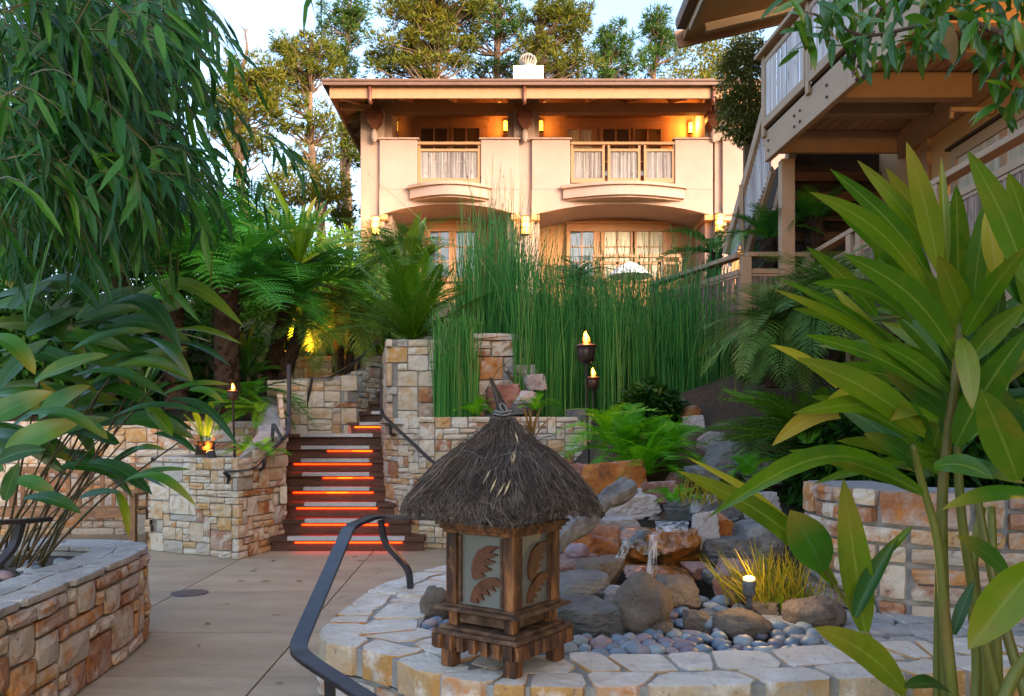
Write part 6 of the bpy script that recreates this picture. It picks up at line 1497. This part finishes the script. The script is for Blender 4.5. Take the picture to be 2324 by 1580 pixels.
# ---- laurel branch at the top right
br = thing('laurel_branch', 'leafy laurel branch with dark berries hanging in at the upper right', 'branch', at(2330, 90, 2.6))
bp1 = [at(2380, 110, 2.5), at(2262, 72, 2.55), at(2170, 40, 2.6), at(2080, 60, 2.65), at(1960, 80, 2.7), at(1870, 40, 2.75), at(1800, 20, 2.8)]
bp2 = [at(2400, -60, 2.5), at(2270, -20, 2.6), at(2150, -30, 2.7), at(2020, -20, 2.8), at(1900, -10, 2.8)]
bp3 = [at(2262, 72, 2.55), at(2330, 130, 2.5), at(2350, 180, 2.5)]
lv = []
for pts, r0 in ((bp1, .011), (bp2, .010), (bp3, .007)):
    sp = spline(pts, 6); b = MB(); b.tube(sp, (r0, .003), 6); b.build('twig', M['bark'], br, smooth=True)
    for i in range(len(sp) - 1):
        for _ in range(4 if pts is not bp2 else 5):
            q = sp[i].lerp(sp[i + 1], U(0, 1)) + Vector((U(-.07, .07), U(-.12, .12), U(-.08, .03))); lv.append(q)
for q in lv:
    d = unit((U(-.8, .6), U(-.6, .6), U(-1.6, .15))); L = U(.065, .125)
    big_leaf(q, q + d * L, L * U(.22, .29), bow=.06, face=U(.2, .8), roll=U(-.8, .8), ns=7, wave=.04).build('leaf', M['laurel'], br, smooth=True)
for (px, py) in ((1940, 128), (1952, 140), (1948, 150), (1938, 165), (1945, 180), (2000, 20), (1960, 175)):
    q = at(px, py, 2.68); b = MB(); b.lathe([(.002, -.007), (.007, -.003), (.007, .003), (.002, .007)], q, 8); b.build('berry', M['berry'], br, smooth=True)
big_leaf(at(2150, 60, 2.58), at(2165, 150, 2.56), .045, bow=.03, face=.9, ns=7).build('dead_leaf', M['deadleaf'], br, smooth=True)
b = MB(); q0 = at(1935, 175, 2.66); b.tube([at(1985, 70, 2.68), at(1965, 110, 2.67), q0], .0025, 4); b.build('berry_stalk', M['bark'], br)
# ---- dry grass by the path lamp
def grass(label, c, n, L, spread, mk, seed, lean=(0, 0)):
    r_ = random.Random(seed); b = MB(); c = Vector(c)
    for i in range(n):
        p = c + Vector((r_.gauss(0, spread), r_.gauss(0, spread * .6), 0)); d = unit((r_.gauss(lean[0], .35), r_.gauss(lean[1], .3), 1)); blade(b, p, d, Vector((0, -1, .3)), L * r_.uniform(.5, 1.15), .007 * r_.uniform(.6, 1.4), 3, r_.uniform(.0, .35), .2)
    root = thing('grass_tuft', label, 'grass', c); b.build('blades', M[mk], root)['kind'] = 'stuff'
grass('golden dry grass tuft behind the path lamp', at(1770, 1385, 4.45), 260, .42, .10, 'drygrass', 81, (-.25, -.1))
grass('green leafy tuft at the foot of the dry grass', at(1800, 1395, 4.35), 90, .16, .08, 'shrub_lime', 82)
grass('yellow bamboo grass sprouting above the waterfall', at(1600, 1150, 5.9), 60, .3, .08, 'drygrass', 83)
# ================================================================ TREES AND BACKGROUND PLANTING
def needles(b, c, rad, n, L, W, r_, flat=.7):
    for _ in range(n):
        d = Vector((r_.gauss(0, 1), r_.gauss(0, 1), r_.gauss(0, 1) * flat)); d = unit(d); q = c + Vector((d.x * rad, d.y * rad, d.z * rad * flat)) * r_.uniform(.25, 1) ** .6
        e = unit(d + Vector((r_.uniform(-.5, .5), r_.uniform(-.5, .5), r_.uniform(-.1, .8)))) * (L * r_.uniform(.6, 1.2)); s = e.cross(Vector((r_.uniform(-1, 1), r_.uniform(-1, 1), r_.uniform(-1, 1))))
        if s.length < 1e-6: continue
        s = s.normalized() * W * r_.uniform(.6, 1.3); i = len(b.v); b.v += [tuple(q - s), tuple(q + s), tuple(q + e)]; b.f.append((i, i + 1, i + 2))
def pine(label, Y, tx, base_py, top_py, puffs, mk='pine', tr=.28, lean=0, seed=1, dens_=75, dead=None, zb=None, group='pines behind the villa'):
    r_ = random.Random(seed); zb = hill(X(tx, Y), Y) - .2 if zb is None else zb
    base = Vector((X(tx, Y), Y, zb)); top = at(tx + lean, top_py, Y); root = thing('pine_tree', label, 'tree', base, group=group)
    b = MB(); pts = spline([base, base.lerp(top, .35) + Vector((.25, 0, 0)), base.lerp(top, .7) + Vector((-.15, 0, 0)), top], 8); b.tube(pts, (tr, tr * .22), 8)
    if dead:
        d0 = at(dead[0], dead[1], Y); d1 = at(dead[2], dead[3], Y); b.tube(spline([d0, d0.lerp(d1, .5) + Vector((.15, 0, 0)), d1], 4), (.10, .03), 5)
        for k in range(4): b.tube([d1 - Vector((0, 0, .1 * k)), d1 + Vector((r_.uniform(-.35, .35), 0, r_.uniform(.1, .35)))], (.03, .01), 4)
    cr = MB()
    for (px, py, rx, rz_, n) in puffs:
        for _ in range(int(n * 1.25)):
            a = r_.uniform(0, 6.28); k = r_.random() ** .5; dy = r_.uniform(-1, 1) * rx * Y / F * .8
            c = at(px + rx * k * math.cos(a), py + rz_ * k * math.sin(a), Y) + Vector((0, dy, 0)); rad = r_.uniform(.22, .5)
            needles(cr, c, rad, dens_, .27, .030, r_, .6)
            t = min(.97, max(.15, (c.z - .9 - base.z) / max(.1, (top.z - base.z)))); i = int(t * (len(pts) - 1)); q = pts[i]
            b.tube(spline([q, q.lerp(c, .5) + Vector((0, 0, r_.uniform(-.35, .15))), c], 3), (.055, .012), 4)
    b.build('trunk', M['bark'], root); cr.build('crown', M[mk], root)['kind'] = 'stuff'
pine('dead topped pine left of the villa', 34, 545, 400, 150, [(540, 180, 50, 40, 22), (590, 170, 50, 36, 18), (500, 220, 40, 30, 14), (570, 260, 60, 36, 20), (620, 235, 36, 26, 10), (580, 330, 60, 24, 14), (510, 300, 40, 20, 8)], tr=.34, seed=1, dead=(548, 160, 556, 70), lean=4)
pine('open crowned pine with long bare trunk beside the villa eave', 36, 722, 400, 90, [(660, 105, 46, 32, 18), (700, 150, 70, 36, 26), (640, 160, 40, 24, 10), (660, 220, 50, 30, 14), (740, 120, 30, 50, 10), (690, 290, 60, 26, 12), (750, 290, 40, 30, 10), (720, 350, 50, 16, 8)], tr=.3, seed=2, lean=-14)
pine('dark narrow pine behind the open crowned pine', 42, 778, 400, 10, [(800, 20, 34, 30, 16), (760, 50, 34, 34, 14), (810, 60, 36, 30, 14), (780, 130, 40, 30, 14), (800, 180, 30, 20, 6)], 'pine_dark', tr=.24, seed=3, lean=14)
pine('thin pine trunk against the villa corner', 31, 776, 500, 210, [(800, 260, 24, 30, 8), (800, 330, 26, 40, 12), (750, 440, 30, 20, 6), (785, 490, 30, 26, 8)], tr=.17, seed=4, lean=12)
pine('big full pine above the left half of the villa roof', 38, 1000, 180, -40, [(930, 20, 70, 50, 40), (1000, 40, 80, 50, 44), (900, 110, 60, 34, 24), (980, 120, 70, 36, 30), (870, 140, 40, 28, 12), (1050, 20, 60, 40, 26), (920, 170, 80, 20, 20), (1040, 110, 40, 40, 12)], tr=.34, seed=5)
pine('thick trunked pine behind the roof vent', 40, 1135, 180, -60, [(1110, 10, 60, 40, 24), (1170, 60, 50, 40, 18), (1090, 90, 50, 30, 14), (1160, 150, 70, 26, 18), (1080, 165, 60, 22, 14)], 'pine_dark', tr=.42, seed=6)
pine('golden lit pine right of the roof vent', 37, 1225, 180, -20, [(1240, 30, 50, 40, 24), (1300, 40, 40, 50, 22), (1270, 100, 60, 40, 26), (1220, 110, 50, 30, 14), (1300, 150, 50, 30, 16), (1240, 165, 60, 20, 12)], tr=.3, seed=7)
pine('small dark pine above the middle of the roof', 41, 1375, 180, 70, [(1360, 110, 40, 30, 14), (1400, 90, 34, 34, 14), (1420, 130, 36, 40, 14), (1350, 165, 50, 20, 10), (1410, 170, 50, 20, 10)], 'pine_dark', tr=.22, seed=8)
pine('slender pine near the lodge eave', 43, 1492, 180, 12, [(1490, 40, 26, 26, 10), (1500, 80, 34, 30, 12), (1470, 60, 20, 20, 5), (1520, 110, 36, 30, 12), (1480, 140, 40, 30, 12)], 'pine_dark', tr=.2, seed=9)
# rounded lower trees
def bushy(name, label, base, blobs, mk, n, L, W, seed, trunk=True, group=None, cat='tree', tr=.12):
    r_ = random.Random(seed); base = Vector(base); root = thing(name, label, cat, base, group=group); cr = MB(); tb = MB()
    for (c, rx, ry, rz_, k) in blobs:
        c = Vector(c)
        for _ in range(int(n * k)):
            d = unit((r_.gauss(0, 1), r_.gauss(0, 1), r_.gauss(0, 1))); q = r_.uniform(.35, 1) ** .45; lump = 1 + .28 * mnoise.noise(d * 2.6 + c)
            p = c + Vector((d.x * rx, d.y * ry, d.z * rz_)) * q * lump
            dd = unit(d * .6 + Vector((r_.uniform(-1, 1), r_.uniform(-1, 1), r_.uniform(-1.1, .5)))); blade(cr, p, dd, Vector((r_.uniform(-1, 1), r_.uniform(-1, 1), 1)), L * r_.uniform(.6, 1.3), W * r_.uniform(.7, 1.2), 1, .1, .2)
        tb.tube(spline([base, base.lerp(c, .5) + Vector((r_.uniform(-.1, .1), 0, .1)), c], 4), (tr, tr * .3), 6)
    tb.build('trunk', M['bark'], root); cr.build('crown', M[mk], root)['kind'] = 'stuff'
bushy('round_tree', 'rounded golden tree below the pines left of the villa', (X(690, 29), 29, 5), [(at(690, 415, 29), 1.3, 1.2, .75, 1), (at(640, 430, 29), .9, .9, .6, .6), (at(750, 420, 29), .8, .9, .6, .5)], 'autumn', 2600, .16, .06, 5, tr=.16)
bushy('round_tree', 'golden leaved tree behind the lodge eave', (X(1600, 30), 30, 5), [(at(1590, 140, 30), 1.1, 1, .9, .7), (at(1650, 110, 30), 1.1, 1, .9, .7), (at(1560, 190, 30), 1.3, 1, .5, .5), (at(1640, 190, 30), 1.0, 1, 1.0, .6)], 'autumn', 2600, .15, .055, 6, tr=.16)
bushy('climbing_shrub', 'grey green climbing shrub beside the upper deck corner', (X(1705, 13), 13, 2.4), [(at(1690, 190, 13), .45, .4, .7, .9), (at(1700, 130, 13), .4, .4, .35, .5), (at(1690, 260, 13), .42, .4, .45, .8), (at(1720, 300, 13), .3, .3, .3, .3)], 'vine', 3400, .075, .035, 7, tr=.07)
blob = [('deep green shrub mass behind the bamboo', 150, 620, 15, 2.1, 'shrub_dark'), ('dark shrub behind the far left tree fern', 30, 560, 14, 2.0, 'shrub_dark'), ('leafy shrub below the dead topped pine', 440, 540, 18, 2.0, 'shrub'),
        ('shrub behind the highest tree fern', 560, 600, 19, 1.7, 'shrub'), ('lime green bamboo hedge left of the villa wall', 770, 590, 20.5, 1.0, 'shrub_lime'), ('lime hedge behind the strap leaved plant', 690, 640, 20, 1.2, 'shrub_lime'),
        ('dark shrub above the left back wall', 200, 820, 13.2, 1.4, 'shrub_dark'), ('dark shrub behind the left torch', 470, 830, 13.6, 1.1, 'shrub_dark'), ('green shrub above the upper terrace wall', 730, 770, 15, .75, 'shrub'), ('green shrub right of the far torch', 820, 760, 14.8, .65, 'shrub'),
        ('dark shrub at the far left edge', -40, 780, 12.8, 1.6, 'shrub_dark'), ('low shrub under the villa corner', 850, 680, 19, 1.0, 'shrub'), ('shrub filling under the wide horsetail clump', 1560, 800, 13, .8, 'shrub_dark'), ('shrub behind the thin horsetails', 1300, 780, 13.2, .9, 'shrub_dark'), ('low dark shrub behind the bank palms', 1800, 860, 9.6, .55, 'shrub_dark'), ('dark shrub behind the bright ferns', 1480, 930, 9.0, .3, 'shrub_dark'), ('dark shrub under the middle horsetails', 1130, 800, 13.2, .9, 'shrub_dark'), ('shrub on the bank behind the ginger stems', 2000, 1000, 6.2, .5, 'shrub_dark'), ('shrub below the lodge walkway at the right', 2200, 900, 5.6, .55, 'shrub_dark')]
for i, (lab, px, py, Y, rad, mk) in enumerate(blob):
    c = at(px, py, Y); gz = min(c.z - rad * .8, (hill(c.x, Y) if Y > 13.7 else 1.5))
    bushy('shrub', lab, (c.x, Y, gz), [(c, rad, rad * .8, rad * .85, 1), (c + Vector((rad * .6, .2, -rad * .5)), rad * .7, rad * .7, rad * .7, .6), (c + Vector((-rad * .6, .2, -rad * .5)), rad * .7, rad * .7, rad * .7, .6)], mk, int(1400 + 500 * rad), .13 + .05 * rad, .045 + .012 * rad, 90 + i, cat='shrub', tr=.05)

# ================================================================ FALLEN LEAVES ON THE PAVING
fl = []
for i in range(5):
    b = MB(); blade(b, (0, 0, 0), (1, 0, .05), (0, 0, 1), .06 + .01 * i, .018 + .003 * i, 2, .05, .35); fl.append(b.mesh('fallen_leaf', M['straw' if i % 2 else 'deadleaf']))
r_ = random.Random(77)
for i in range(34):
    Y = r_.uniform(4.3, 9.3); x = r_.uniform(-2.3 - (Y - 5) * .12, -1.0)
    o = inst('fallen_leaf', r_.choice(fl), None, (x, Y, .006), (0, 0, r_.uniform(0, 6.3)), r_.uniform(.5, 1.1)); tag(o, 'small dry leaf lying on the patio paving', 'leaf', 'fallen leaves on the patio')
